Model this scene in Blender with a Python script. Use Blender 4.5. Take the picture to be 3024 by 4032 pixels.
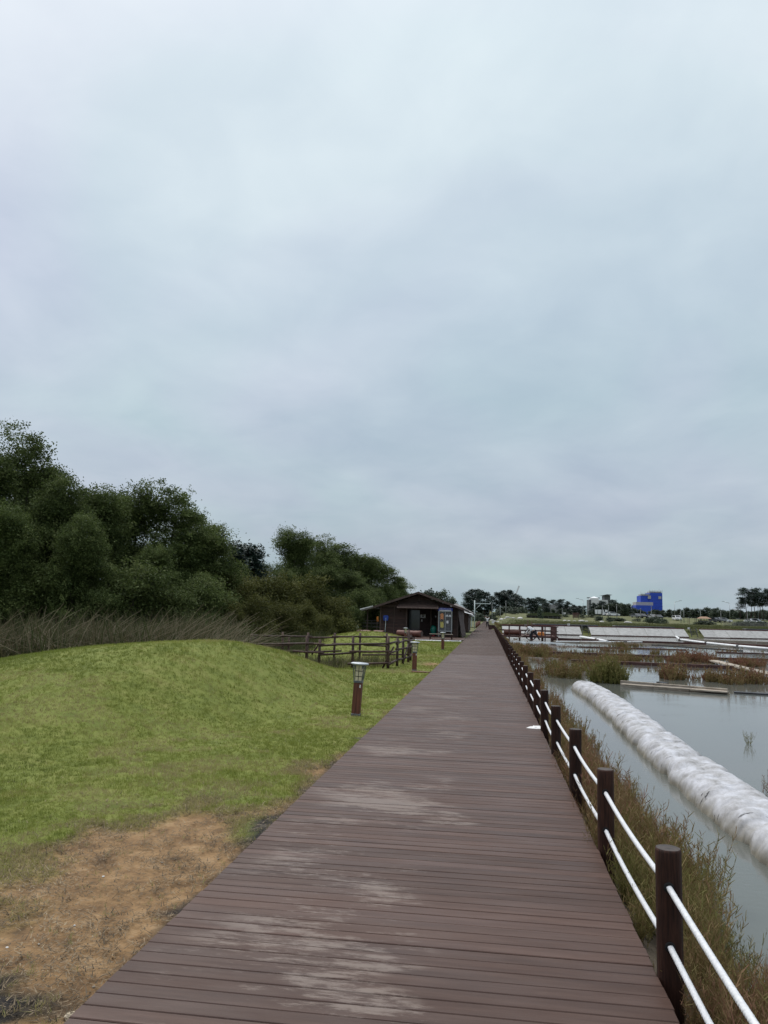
import bpy, math, random
import numpy as np
from mathutils import Matrix, Vector
random.seed(7); RNG = np.random.default_rng(7)
SC = bpy.context.scene; COL = SC.collection
for o in list(bpy.data.objects): bpy.data.objects.remove(o)

# ---------------------------------------------------------------- camera
F = 3028.0; EYE = np.array([0, 0, 1.6])          # focal length in photo pixels (3024 x 4032), eye height over the deck
_d = np.array([(1922-1512)/F, -(2430-2016)/F, -1.0]); _d /= np.linalg.norm(_d)
_n = np.cross(_d, np.array([1, -.026, 0])); _n /= np.linalg.norm(_n)
if _n[1] < 0: _n = -_n
CM = np.array([np.cross(_d, _n), _d, _n])
cam = bpy.data.cameras.new('camera'); camo = bpy.data.objects.new('camera', cam); COL.objects.link(camo)
cam.sensor_fit = 'HORIZONTAL'; cam.sensor_width = 36; cam.lens = 36*F/3024; cam.clip_start = .05; cam.clip_end = 6000
camo.matrix_world = Matrix.Translation(EYE) @ Matrix(CM.tolist()).to_4x4()
SC.camera = camo

# ---------------------------------------------------------------- world, sun, exposure
W = bpy.data.worlds.new('World'); SC.world = W; W.use_nodes = True
nt = W.node_tree; nt.nodes.clear()
def N(t, typ, **k):
    n = t.nodes.new(typ)
    for a, b in k.items(): setattr(n, a, b)
    return n
SUN_EL, SUN_AZ = math.radians(58), math.radians(-40)      # azimuth from +Y towards +X
wo = N(nt, 'ShaderNodeOutputWorld'); bg = N(nt, 'ShaderNodeBackground'); sky = N(nt, 'ShaderNodeTexSky')
sky.sky_type = 'NISHITA'; sky.sun_disc = False; sky.sun_elevation = SUN_EL; sky.sun_rotation = SUN_AZ; sky.dust_density = 3
tc = N(nt, 'ShaderNodeTexCoord'); sp = N(nt, 'ShaderNodeSeparateXYZ'); nt.links.new(tc.outputs['Generated'], sp.inputs[0])
ramp = N(nt, 'ShaderNodeValToRGB'); nt.links.new(sp.outputs['Z'], ramp.inputs[0])
def setramp(r, stops):
    e = r.color_ramp.elements
    while len(e) > 1: e.remove(e[-1])
    e[0].position = stops[0][0]; e[0].color = (*stops[0][1], 1)
    for p, c in stops[1:]:
        x = e.new(p); x.color = (*c, 1)
setramp(ramp, [(0, (.246, .306, .334)), (.07, (.252, .311, .343)), (.2, (.276, .330, .375)), (.38, (.330, .372, .433)), (.58, (.392, .432, .488)), (.72, (.46, .50, .55)), (1, (.96, 1.01, 1.05))])
ad = N(nt, 'ShaderNodeMath', operation='ADD'); ad.inputs[1].default_value = .30; nt.links.new(sp.outputs['Z'], ad.inputs[0])
mx = N(nt, 'ShaderNodeMath', operation='MAXIMUM'); mx.inputs[1].default_value = .1; nt.links.new(ad.outputs[0], mx.inputs[0])
dv = N(nt, 'ShaderNodeVectorMath', operation='DIVIDE'); cb = N(nt, 'ShaderNodeCombineXYZ')
for i in range(3): nt.links.new(mx.outputs[0], cb.inputs[i])
nt.links.new(tc.outputs['Generated'], dv.inputs[0]); nt.links.new(cb.outputs[0], dv.inputs[1])
def cloud(scale, detail, lo, hi, a, b):
    n = N(nt, 'ShaderNodeTexNoise'); n.inputs['Scale'].default_value = scale; n.inputs['Detail'].default_value = detail; n.inputs['Roughness'].default_value = .5
    n.inputs['Distortion'].default_value = .4
    nt.links.new(dv.outputs[0], n.inputs['Vector'])
    r = N(nt, 'ShaderNodeValToRGB'); setramp(r, [(lo, a), (hi, b)]); nt.links.new(n.outputs[0], r.inputs[0]); return r
c1 = cloud(1.7, 5, .32, .68, (.885, .905, .93), (1.12, 1.095, 1.065))
c2 = cloud(.9, 3, .36, .64, (1.055, .985, 1.04), (.95, 1.015, .985))
c3 = cloud(5.0, 7, .38, .72, (.965, .972, .98), (1.07, 1.06, 1.045))
def mul(a, b):
    m = N(nt, 'ShaderNodeMix', data_type='RGBA', blend_type='MULTIPLY'); m.inputs[0].default_value = 1
    nt.links.new(a, m.inputs[6]); nt.links.new(b, m.inputs[7]); return m.outputs[2]
cl = mul(mul(mul(ramp.outputs[0], c1.outputs[0]), c2.outputs[0]), c3.outputs[0])
sk = N(nt, 'ShaderNodeMix', data_type='RGBA', blend_type='MULTIPLY'); sk.inputs[0].default_value = 1; sk.inputs[7].default_value = (.10, .10, .10, 1)
nt.links.new(sky.outputs[0], sk.inputs[6])
mixs = N(nt, 'ShaderNodeMix', data_type='RGBA'); mixs.inputs[0].default_value = .93
nt.links.new(sk.outputs[2], mixs.inputs[6]); nt.links.new(cl, mixs.inputs[7])
nt.links.new(mixs.outputs[2], bg.inputs[0]); bg.inputs[1].default_value = 1.0; nt.links.new(bg.outputs[0], wo.inputs[0])
sl = bpy.data.lights.new('sun', 'SUN'); sl.energy = 1.5; sl.angle = math.radians(50); sl.color = (1, .97, .92)
so = bpy.data.objects.new('sun', sl); COL.objects.link(so); so.location = (-20, 20, 60)
sd = Vector((math.sin(SUN_AZ)*math.cos(SUN_EL), math.cos(SUN_AZ)*math.cos(SUN_EL), math.sin(SUN_EL)))
so.rotation_euler = sd.to_track_quat('Z', 'Y').to_euler()
SC.view_settings.view_transform = 'Standard'; SC.view_settings.look = 'None'; SC.view_settings.gamma = 1
SC.view_settings.exposure = .75; SC.view_settings.use_curve_mapping = False

# ---------------------------------------------------------------- helpers
def ray(px, py): return CM @ np.array([(px-1512)/F, -(py-2016)/F, -1])
def P(px, py, z=0.0):                    # photo pixel -> point on the level z
    d = ray(px, py); return EYE + d*(z-EYE[2])/d[2]
def D(px, py, Y):                        # photo pixel -> point at the distance Y along the walk
    d = ray(px, py); return EYE + d*Y/d[1]

def tag(o, label=None, cat=None, group=None, kind=None):
    if label: o['label'] = label
    if cat: o['category'] = cat
    if group: o['group'] = group
    if kind: o['kind'] = kind
    return o
def empty(name, loc=(0, 0, 0), rz=0):
    o = bpy.data.objects.new(name, None); COL.objects.link(o); o.location = loc; o.rotation_euler = (0, 0, rz); o.empty_display_size = .1; return o
def link(name, me, mat=None, parent=None, loc=None, rot=None, scale=None):
    o = bpy.data.objects.new(name, me); COL.objects.link(o)
    if mat is not None and not me.materials: me.materials.append(mat)
    if parent is not None: o.parent = parent
    if loc is not None: o.location = loc
    if rot is not None: o.rotation_euler = rot
    if scale is not None: o.scale = scale
    return o
def copy_tree(o, parent=None):
    c = o.copy(); COL.objects.link(c); c.parent = parent
    for ch in o.children: copy_tree(ch, c)
    return c
class MB:
    def __init__(s): s.v = []; s.f = []; s.m = []; s.sm = []
    def add(s, vs, fs, mi=0, smooth=False):
        b = len(s.v); s.v += [tuple(map(float, p)) for p in vs]
        for f in fs: s.f.append([b+i for i in f]); s.m.append(mi); s.sm.append(smooth)
        return s
    def box(s, c, d, rz=0, rx=0, ry=0, mi=0, bev=0):
        x, y, z = d[0]/2, d[1]/2, d[2]/2
        R = Matrix.Rotation(rz, 3, 'Z') @ Matrix.Rotation(ry, 3, 'Y') @ Matrix.Rotation(rx, 3, 'X'); c = Vector(c)
        if bev <= 0:
            vs = [c+R@Vector((a*x, b*y, e*z)) for e in (-1, 1) for a, b in ((-1, -1), (1, -1), (1, 1), (-1, 1))]
            return s.add(vs, [(3, 2, 1, 0), (4, 5, 6, 7), (0, 1, 5, 4), (1, 2, 6, 5), (2, 3, 7, 6), (3, 0, 4, 7)], mi)
        q = min(bev, x*.9, y*.9, z*.9); vs = []
        for zz, k in ((-z, q), (-z+q, 0), (z-q, 0), (z, q)):
            for a, b in ((-1, -1), (1, -1), (1, 1), (-1, 1)): vs.append(c+R@Vector((a*(x-k), b*(y-k), zz)))
        fs = [(3, 2, 1, 0), (12, 13, 14, 15)]
        for l in range(3):
            for i in range(4): j = (i+1) % 4; fs.append((l*4+i, l*4+j, l*4+4+j, l*4+4+i))
        return s.add(vs, fs, mi)
    def tube(s, pts, rad, n=8, mi=0, cap=True, smooth=True):
        pts = [Vector(p) for p in pts]
        if not hasattr(rad, '__len__'): rad = [rad]*len(pts)
        vs = []; fs = []; a = None
        for i, p in enumerate(pts):
            t = (pts[min(i+1, len(pts)-1)]-pts[max(i-1, 0)]).normalized()
            if a is None: a = t.orthogonal().normalized()
            a = (a-t*a.dot(t)).normalized(); b = t.cross(a)
            for k in range(n):
                w = 2*math.pi*k/n; vs.append(p+(a*math.cos(w)+b*math.sin(w))*rad[i])
        for i in range(len(pts)-1):
            for k in range(n): q = (k+1) % n; fs.append((i*n+k, i*n+q, i*n+n+q, i*n+n+k))
        s.add(vs, fs, mi, smooth)
        if cap:
            s.add([vs[k] for k in range(n)], [tuple(reversed(range(n)))], mi); s.add(vs[-n:], [tuple(range(n))], mi)
        return s
    def lathe(s, prof, c=(0, 0, 0), n=16, mi=0, smooth=True):      # prof: (r, z) from bottom to top
        vs = [(c[0]+r*math.cos(2*math.pi*k/n), c[1]+r*math.sin(2*math.pi*k/n), c[2]+z) for r, z in prof for k in range(n)]
        fs = [(i*n+k, i*n+(k+1) % n, i*n+n+(k+1) % n, i*n+n+k) for i in range(len(prof)-1) for k in range(n)]
        s.add(vs, fs, mi, smooth); s.add(vs[:n], [tuple(reversed(range(n)))], mi); s.add(vs[-n:], [tuple(range(n))], mi); return s
    def prism(s, poly, axis, a, b, mi=0):       # poly: 2D points; axis 'x','y' or 'z' is the extrusion axis
        n = len(poly)
        def pt(u, v, w): return {'x': (w, u, v), 'y': (u, w, v), 'z': (u, v, w)}[axis]
        vs = [pt(u, v, a) for u, v in poly]+[pt(u, v, b) for u, v in poly]
        fs = [tuple(range(n)), tuple(range(2*n-1, n-1, -1))]+[(i, n+i, n+(i+1) % n, (i+1) % n) for i in range(n)]
        return s.add(vs, fs, mi)
    def mesh(s, name, mats):
        me = bpy.data.meshes.new(name); me.from_pydata(s.v, [], s.f)
        for m in (mats if isinstance(mats, (list, tuple)) else [mats]): me.materials.append(m)
        me.polygons.foreach_set('material_index', s.m); me.polygons.foreach_set('use_smooth', s.sm)
        me.validate(); me.update(); 
        import bmesh
        bm = bmesh.new(); bm.from_mesh(me); bmesh.ops.remove_doubles(bm, verts=bm.verts, dist=1e-5); bmesh.ops.recalc_face_normals(bm, faces=bm.faces); bm.to_mesh(me); bm.free()
        return me
    def build(s, name, mats, parent=None, loc=None, rot=None):
        return link(name, s.mesh(name, mats), None, parent, loc, rot)
def np_mesh(name, V, FA, mat, attrs=None, smooth=False):
    me = bpy.data.meshes.new(name); V = np.asarray(V, np.float32); FA = np.asarray(FA, np.int32); k = FA.shape[1]
    me.vertices.add(len(V)); me.vertices.foreach_set('co', V.ravel())
    me.loops.add(FA.size); me.loops.foreach_set('vertex_index', FA.ravel())
    me.polygons.add(len(FA)); me.polygons.foreach_set('loop_start', np.arange(0, FA.size, k, dtype=np.int32))
    if smooth: me.polygons.foreach_set('use_smooth', np.ones(len(FA), bool))
    for a, val in (attrs or {}).items():
        at = me.attributes.new(a, 'FLOAT', 'POINT'); at.data.foreach_set('value', np.asarray(val, np.float32))
    me.update(calc_edges=True); me.materials.append(mat); return me

# value noise for shapes
_L = RNG.random((64, 64, 64)).astype(np.float32)
def vnoise(x, y, z=0.0):
    x = np.asarray(x, float); y = np.asarray(y, float); z = np.zeros_like(x)+z
    i = np.floor(x).astype(int); j = np.floor(y).astype(int); k = np.floor(z).astype(int)
    u, v, w = x-i, y-j, z-k; u = u*u*(3-2*u); v = v*v*(3-2*v); w = w*w*(3-2*w)
    g = lambda a, b, c: _L[(i+a) & 63, (j+b) & 63, (k+c) & 63]
    l = lambda a, b, t: a+(b-a)*t
    return l(l(l(g(0, 0, 0), g(1, 0, 0), u), l(g(0, 1, 0), g(1, 1, 0), u), v), l(l(g(0, 0, 1), g(1, 0, 1), u), l(g(0, 1, 1), g(1, 1, 1), u), v), w)
def fbm(x, y, z=0.0, o=4):
    s = 0; a = .5; x = np.asarray(x, float); y = np.asarray(y, float)
    for i in range(o): s = s+a*vnoise(x*2**i+17*i, y*2**i+5*i, z*2**i); a *= .5
    return s/(1-.5**o)
def sstep(a, b, x): t = np.clip((np.asarray(x, float)-a)/(b-a), 0, 1); return t*t*(3-2*t)

# ---------------------------------------------------------------- materials
def mat(name, c1, c2=None, scale=8, rough=.7, bump=0, stretch=(1, 1, 1), coord='Object', metal=0, spec=.5, detail=5, bscale=None, rnd=0, c3=None, trans=0, lo=.35, hi=.65, emit=None):
    m = bpy.data.materials.new(name); m.use_nodes = True; t = m.node_tree; b = t.nodes['Principled BSDF']
    b.inputs['Roughness'].default_value = rough; b.inputs['Metallic'].default_value = metal; b.inputs['Specular IOR Level'].default_value = spec
    c2 = c2 or c1
    co = N(t, 'ShaderNodeTexCoord'); mp = N(t, 'ShaderNodeMapping'); mp.inputs['Scale'].default_value = stretch
    t.links.new(co.outputs[coord], mp.inputs[0]); vec = mp.outputs[0]; oi = None
    if rnd:
        oi = N(t, 'ShaderNodeObjectInfo'); va = N(t, 'ShaderNodeVectorMath', operation='ADD'); ms = N(t, 'ShaderNodeMath', operation='MULTIPLY'); ms.inputs[1].default_value = 37
        t.links.new(oi.outputs['Random'], ms.inputs[0]); t.links.new(vec, va.inputs[0]); t.links.new(ms.outputs[0], va.inputs[1]); vec = va.outputs[0]
    n = N(t, 'ShaderNodeTexNoise'); n.inputs['Scale'].default_value = scale; n.inputs['Detail'].default_value = detail; n.inputs['Roughness'].default_value = .6
    t.links.new(vec, n.inputs['Vector'])
    r = N(t, 'ShaderNodeValToRGB'); setramp(r, [(lo, c1), (hi, c2)] if c3 is None else [(lo, c1), ((lo+hi)/2, c2), (hi, c3)]); t.links.new(n.outputs[0], r.inputs[0]); colr = r.outputs[0]
    if rnd:
        mr = N(t, 'ShaderNodeMapRange'); mr.inputs[3].default_value = 1-rnd; mr.inputs[4].default_value = 1+rnd; t.links.new(oi.outputs['Random'], mr.inputs[0])
        mm = N(t, 'ShaderNodeVectorMath', operation='SCALE'); t.links.new(colr, mm.inputs[0]); t.links.new(mr.outputs[0], mm.inputs['Scale']); colr = mm.outputs[0]
    t.links.new(colr, b.inputs['Base Color'])
    if bump:
        bn = N(t, 'ShaderNodeBump'); bn.inputs['Strength'].default_value = bump; bn.inputs['Distance'].default_value = .02
        if bscale:
            n2 = N(t, 'ShaderNodeTexNoise'); n2.inputs['Scale'].default_value = bscale; n2.inputs['Detail'].default_value = 4; t.links.new(vec, n2.inputs['Vector']); t.links.new(n2.outputs[0], bn.inputs['Height'])
        else: t.links.new(n.outputs[0], bn.inputs['Height'])
        t.links.new(bn.outputs[0], b.inputs['Normal'])
    if emit: b.inputs['Emission Color'].default_value = (*emit[0], 1); b.inputs['Emission Strength'].default_value = emit[1]
    return m
def leafmat(name, stops, rough=.55, trans=.25, spec=.35, rnd=.0):
    m = bpy.data.materials.new(name); m.use_nodes = True; t = m.node_tree; b = t.nodes['Principled BSDF']; o = t.nodes['Material Output']
    a = N(t, 'ShaderNodeAttribute'); a.attribute_name = 'tint'; r = N(t, 'ShaderNodeValToRGB'); setramp(r, stops); t.links.new(a.outputs['Fac'], r.inputs[0]); c = r.outputs[0]
    if rnd:
        oi = N(t, 'ShaderNodeObjectInfo'); mr = N(t, 'ShaderNodeMapRange'); mr.inputs[3].default_value = 1-rnd; mr.inputs[4].default_value = 1+rnd; t.links.new(oi.outputs['Random'], mr.inputs[0])
        mm = N(t, 'ShaderNodeVectorMath', operation='SCALE'); t.links.new(c, mm.inputs[0]); t.links.new(mr.outputs[0], mm.inputs['Scale']); c = mm.outputs[0]
    b.inputs['Roughness'].default_value = rough; b.inputs['Specular IOR Level'].default_value = spec; t.links.new(c, b.inputs['Base Color'])
    if trans:
        tr = N(t, 'ShaderNodeBsdfTranslucent'); t.links.new(c, tr.inputs[0]); mx = N(t, 'ShaderNodeMixShader'); mx.inputs[0].default_value = trans
        t.links.new(b.outputs[0], mx.inputs[1]); t.links.new(tr.outputs[0], mx.inputs[2]); t.links.new(mx.outputs[0], o.inputs[0])
    return m
M_post = mat('post_wood', (.016, .007, .005), (.046, .019, .012), 14, .7, .35, (6, 6, .5), rnd=.25, spec=.2)
M_rope = mat('rope_white', (.52, .53, .54), (.64, .65, .66), 60, .8, .2, spec=.2)
M_hole = mat('hole_black', (.004, .004, .004), rough=.9)
M_darkwood = mat('shed_wood', (.024, .011, .008), (.066, .034, .025), 10, .75, .3, (.25, 1, 3), rnd=.3)
M_trim = mat('shed_trim', (.050, .032, .025), (.10, .068, .054), 8, .75, .25, (1, 1, .3), rnd=.2)
M_roof = mat('roof_felt', (.016, .012, .013), (.034, .026, .027), 6, .85, .2)
M_log = mat('log_stained', (.085, .026, .016), (.16, .060, .038), 6, .6, .3, (.3, 1, 1), rnd=.2)
M_pen = mat('pen_wood', (.028, .014, .010), (.075, .042, .030), 9, .75, .4, rnd=.3)
M_lampwood = mat('lamp_wood', (.075, .020, .011), (.15, .046, .025), 7, .5, .2, (4, 4, .3), rnd=.15)
M_lampmetal = mat('lamp_metal', (.10, .11, .12), (.16, .17, .18), 20, .45, .05, metal=.5)
M_cap = mat('lamp_cap', (.36, .39, .42), (.46, .48, .50), 20, .4, .03, metal=.3)
M_lampglass = mat('lamp_glass', (.62, .55, .34), (.72, .65, .45), 15, .35)
M_white = mat('white_paint', (.66, .67, .67), (.78, .79, .79), 6, .5)
M_grey = mat('grey_wood', (.10, .095, .09), (.20, .19, .18), 9, .85, .3, (.3, 1, 3), rnd=.2)
M_palewood = mat('pale_wood', (.20, .17, .13), (.36, .31, .25), 7, .85, .35, (.4, 1, 2), rnd=.2)
M_redwood = mat('red_brown_wood', (.045, .020, .016), (.105, .050, .040), 5, .85, .35, (.4, 1, 2), rnd=.25)
M_black = mat('black_tarp', (.010, .011, .013), (.028, .029, .033), 4, .55, .2)
M_blue = mat('blue_plastic', (.02, .06, .33), (.03, .08, .42), 5, .4)
M_orange = mat('orange_plastic', (.62, .20, .03), (.75, .28, .05), 5, .45)
M_green = mat('green_plastic', (.005, .12, .085), (.008, .17, .12), 4, .4)
M_red = mat('red_plastic', (.35, .02, .03), rough=.4)
M_yellow = mat('yellow_cloth', (.50, .42, .05), (.62, .54, .08), 6, .8)
M_alu = mat('aluminium', (.34, .36, .36), (.44, .46, .46), 12, .4, metal=.6)
M_glassd = mat('dark_glass', (.012, .014, .017), rough=.08, spec=.8)
M_doorgl = mat('door_glass', (.045, .055, .06), (.065, .075, .082), 2, .15, spec=.7)
M_pole = mat('pole_paint', (.42, .50, .48), (.52, .59, .57), 6, .5)
M_skin = mat('skin', (.42, .25, .17), rough=.6)
M_shirt = mat('white_shirt', (.66, .67, .67), (.76, .77, .77), 20, .85)
M_trous = mat('dark_trousers', (.012, .013, .017), (.022, .022, .028), 20, .85)
M_hair = mat('black_hair', (.006, .005, .005), rough=.5)
M_hat = mat('straw_hat_dark', (.045, .038, .036), (.075, .062, .058), 25, .9)
M_trunk = mat('bark', (.030, .024, .019), (.075, .060, .048), 8, .9, .5, (1, 1, .25))
M_pinebark = mat('pine_bark', (.035, .022, .017), (.085, .050, .038), 8, .9, .5, (1, 1, .25))
M_stone = mat('stone', (.20, .18, .15), (.42, .38, .31), 14, .85, .4, rnd=.2)
M_paper = mat('paper', (.72, .72, .70), rough=.7)
M_signblue = mat('sign_blue', (.03, .06, .40), rough=.4)
L_tree = leafmat('tree_leaf', rough=.7, spec=.12, trans=.32, stops= [(0, (.036, .054, .017)), (.45, (.070, .096, .029)), (.8, (.105, .135, .044)), (1, (.150, .178, .070))], rnd=.14)
L_olive = leafmat('olive_leaf', [(0, (.045, .052, .015)), (.5, (.085, .090, .026)), (1, (.14, .14, .042))], rnd=.12, rough=.7, spec=.12, trans=.3)
L_pine = leafmat('pine_needles', [(0, (.010, .024, .018)), (.6, (.020, .042, .030)), (1, (.040, .070, .042))], trans=.1, rnd=.12)
L_far = leafmat('far_leaf', [(0, (.022, .036, .022)), (.5, (.040, .060, .034)), (1, (.075, .095, .050))], rnd=.22)
L_grass = leafmat('grass_blade', [(0, (.100, .130, .026)), (.4, (.180, .215, .040)), (.7, (.255, .275, .064)), (.82, (.30, .265, .115)), (1, (.36, .285, .17))], rough=.6, trans=.35, spec=.25)
L_dry = leafmat('dry_grass', [(0, (.030, .022, .014)), (.4, (.11, .085, .055)), (.75, (.25, .19, .12)), (1, (.36, .30, .20))], rough=.8, trans=.1, spec=.2)
L_reed = leafmat('reed', [(0, (.030, .042, .013)), (.3, (.060, .072, .024)), (.5, (.115, .095, .055)), (1, (.27, .225, .150))], rough=.7, trans=.15, spec=.2)
L_gw = leafmat('glasswort', [(0, (.085, .108, .024)), (.35, (.170, .155, .050)), (.6, (.215, .140, .070)), (.82, (.220, .092, .068)), (1, (.175, .055, .054))], rough=.7, trans=.2, spec=.2)
L_wild = leafmat('meadow', [(0, (.048, .064, .020)), (.5, (.090, .100, .036)), (1, (.155, .14, .07))], rough=.7, trans=.2, spec=.2)

# ---------------------------------------------------------------- ground
XL, XR = -1.62, .78                     # edges of the deck
def bank_line(X): return 100+.39*np.asarray(X, float)
def mound(X, Y, cx, cy, rx, rx2, ry, H, k, a):
    u = (X-cx)*math.cos(a)+(Y-cy)*math.sin(a); v = -(X-cx)*math.sin(a)+(Y-cy)*math.cos(a)
    r = np.minimum(1, np.hypot(np.where(u > 0, u/rx, u/rx2), v/ry)); return H*(.5+.5*np.cos(np.pi*r))**k
def G(X, Y):
    X = np.asarray(X, float); Y = np.asarray(Y, float)
    z = -.12+.05*(fbm(X*.6, Y*.6)-.5)+.025*(fbm(X*3, Y*3, 2.)-.5)
    z = z+mound(X, Y, -5.63, 15.23, 3.04, 9.0, 8.46, 1.08, .95, -.14)+mound(X, Y, -6.2, 41.5, 3.9, 5.2, 6.5, .76, .9, 0)
    z = z-.15*sstep(20, 24, Y)*sstep(-3.2, -6, X)*(1-sstep(30, 36, Y))
    z = z-.25*sstep(-10, -13, X)*sstep(20, 26, Y)
    bankx = .95+.25*(fbm(Y*.5, Y*0, 3.)-.5)
    right = -.16-.32*sstep(bankx-.25, bankx+.65, X)-.55*sstep(bankx+.6, bankx+1.4, X)
    s = Y-bank_line(X)
    rise = 1.75*sstep(1.0, 4.5, s)+.35*sstep(8, 100, s)+2.1*sstep(105, 172, s)+2.0*sstep(200, 420, s)+.12*(fbm(X*.15, Y*.15, 1.)-.5)*sstep(2, 6, s)
    fac = np.maximum(sstep(1.4, 6, X), sstep(300, 320, Y))
    right = right+rise*fac+.9*sstep(1, 4.5, s)*(1-fac)
    w = sstep(.2, .7, X)
    left_rise = 2.2*sstep(302, 330, Y)
    return (z+left_rise)*(1-w)+right*w
def gz(x, y): return float(G(np.array([x]), np.array([y]))[0])
def patch_r(X, Y): return (np.abs((X+2.05-.16*(Y-4.6)*0)/1.12)**2.6+np.abs((Y-4.85)/2.25)**2.6)**(1/2.6)
# bare soil (0..1) and dark wet mud (0..1)
def soil(X, Y):
    n = fbm(X*1.4, Y*1.4, 5.); n2 = fbm(X*5, Y*5, 6.)
    a = 1-patch_r(X, Y)
    e = (X-XL)                                  # worn strip along the deck edge
    b = .55-np.abs(e+.12)/.42*.6-sstep(7, 13, Y)*.45
    tuft = .95*np.exp(-((X+1.85)/.22)**2-((Y-6.15)/.42)**2)
    c = np.exp(-((X+2.0)/.5)**2-((Y-28.2)/1.2)**2)*1.3-.6
    v = np.maximum(np.maximum(a*1.3+.16, b*.8), c)+(n-.5)*1.25+(n2-.5)*.55-tuft
    return np.where(X < -1.0, np.clip(sstep(.02, .58, v), 0, 1), 0)
def mud(X, Y):
    n = fbm(X*2.2+9, Y*2.2, 7.)
    near = np.exp(-((X-XL+.02)/.24)**2)*(1-sstep(9, 15, Y))*1.12
    low = np.exp(-((X+1.95)/.55)**2-((Y-3.35)/.45)**2)
    return np.clip(sstep(.45, .75, np.maximum(near*.75, low*.9)+(n-.5)*1.5), 0, 1)
def axis(segs):
    out = [segs[0][0]]
    for a, b, st in segs:
        n = max(1, int(round((b-a)/st))); out += list(np.linspace(a, b, n+1)[1:])
    return np.array(out)
gx = axis([(-900, -100, 80), (-100, -30, 7), (-30, -9, 1.0), (-9, -4, .2), (-4, 2.6, .09), (2.6, 12, .7), (12, 120, 5), (120, 900, 65)])
gy = axis([(-30, 2.0, 4), (2, 12, .09), (12, 26, .2), (26, 60, .7), (60, 90, 3), (90, 150, 1.6), (150, 460, 8), (460, 3000, 180)])
GX, GY = np.meshgrid(gx, gy); GZ = G(GX, GY)
nx, ny = len(gx), len(gy)
ii = (np.arange(ny-1)[:, None]*nx+np.arange(nx-1)[None, :]).ravel()
gf = np.stack([ii, ii+1, ii+nx+1, ii+nx], 1)
sl_, md_ = soil(GX, GY), mud(GX, GY)
GZ = GZ-.03*sl_*(GX < -1)+.012*(fbm(GX*9, GY*9, 4.)-.5)*sl_
def ground_mat():
    m = bpy.data.materials.new('ground_lawn'); m.use_nodes = True; t = m.node_tree; b = t.nodes['Principled BSDF']; b.inputs['Roughness'].default_value = .9; b.inputs['Specular IOR Level'].default_value = .2
    co = N(t, 'ShaderNodeTexCoord')
    def noise(sc, det=5):
        n = N(t, 'ShaderNodeTexNoise'); n.inputs['Scale'].default_value = sc; n.inputs['Detail'].default_value = det; n.inputs['Roughness'].default_value = .65; t.links.new(co.outputs['Object'], n.inputs['Vector']); return n.outputs[0]
    def rmp(src, stops): r = N(t, 'ShaderNodeValToRGB'); setramp(r, stops); t.links.new(src, r.inputs[0]); return r.outputs[0]
    def mixc(f, a, c):
        x = N(t, 'ShaderNodeMix', data_type='RGBA'); t.links.new(f, x.inputs[0]); t.links.new(a, x.inputs[6]); t.links.new(c, x.inputs[7]); return x.outputs[2]
    def att(n): a = N(t, 'ShaderNodeAttribute'); a.attribute_name = n; return a.outputs['Fac']
    g = rmp(noise(2.3), [(.3, (.095, .118, .022)), (.5, (.140, .165, .032)), (.7, (.175, .180, .048))])
    d = rmp(noise(5, 8), [(.3, (.075, .046, .024)), (.42, (.170, .102, .048)), (.55, (.245, .152, .072)), (.72, (.325, .220, .120))])
    k = rmp(noise(7, 6), [(.35, (.010, .010, .011)), (.62, (.035, .030, .025)), (.75, (.14, .12, .09))])
    f = rmp(noise(.22, 6), [(.3, (.062, .075, .026)), (.5, (.095, .102, .040)), (.68, (.140, .128, .064))])
    bed = rmp(noise(1.2), [(.3, (.06, .052, .040)), (.7, (.11, .09, .065))])
    c = mixc(att('soil'), g, d); c = mixc(att('mud'), c, k); c = mixc(att('field'), c, f); c = mixc(att('bed'), c, bed)
    t.links.new(c, b.inputs['Base Color'])
    bn = N(t, 'ShaderNodeBump'); bn.inputs['Strength'].default_value = .6; bn.inputs['Distance'].default_value = .03; t.links.new(noise(22, 6), bn.inputs['Height']); t.links.new(bn.outputs[0], b.inputs['Normal'])
    return m
fld = np.clip(sstep(45, 75, GY)*(GX < 1)+sstep(1.5, 3.5, GY-bank_line(GX))*(GX >= 1), 0, 1)
fld = np.maximum(fld, sstep(-9.5, -12, GX)*sstep(19, 23, GY))
bed = ((GX > .5) & (GY < bank_line(GX)+1.5)).astype(float)
gm = np_mesh('ground', np.stack([GX.ravel(), GY.ravel(), GZ.ravel()], 1), gf, ground_mat(), dict(soil=sl_.ravel(), mud=md_.ravel(), field=fld.ravel(), bed=bed.ravel()), True)
tag(link('ground', gm), kind='structure')

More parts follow.
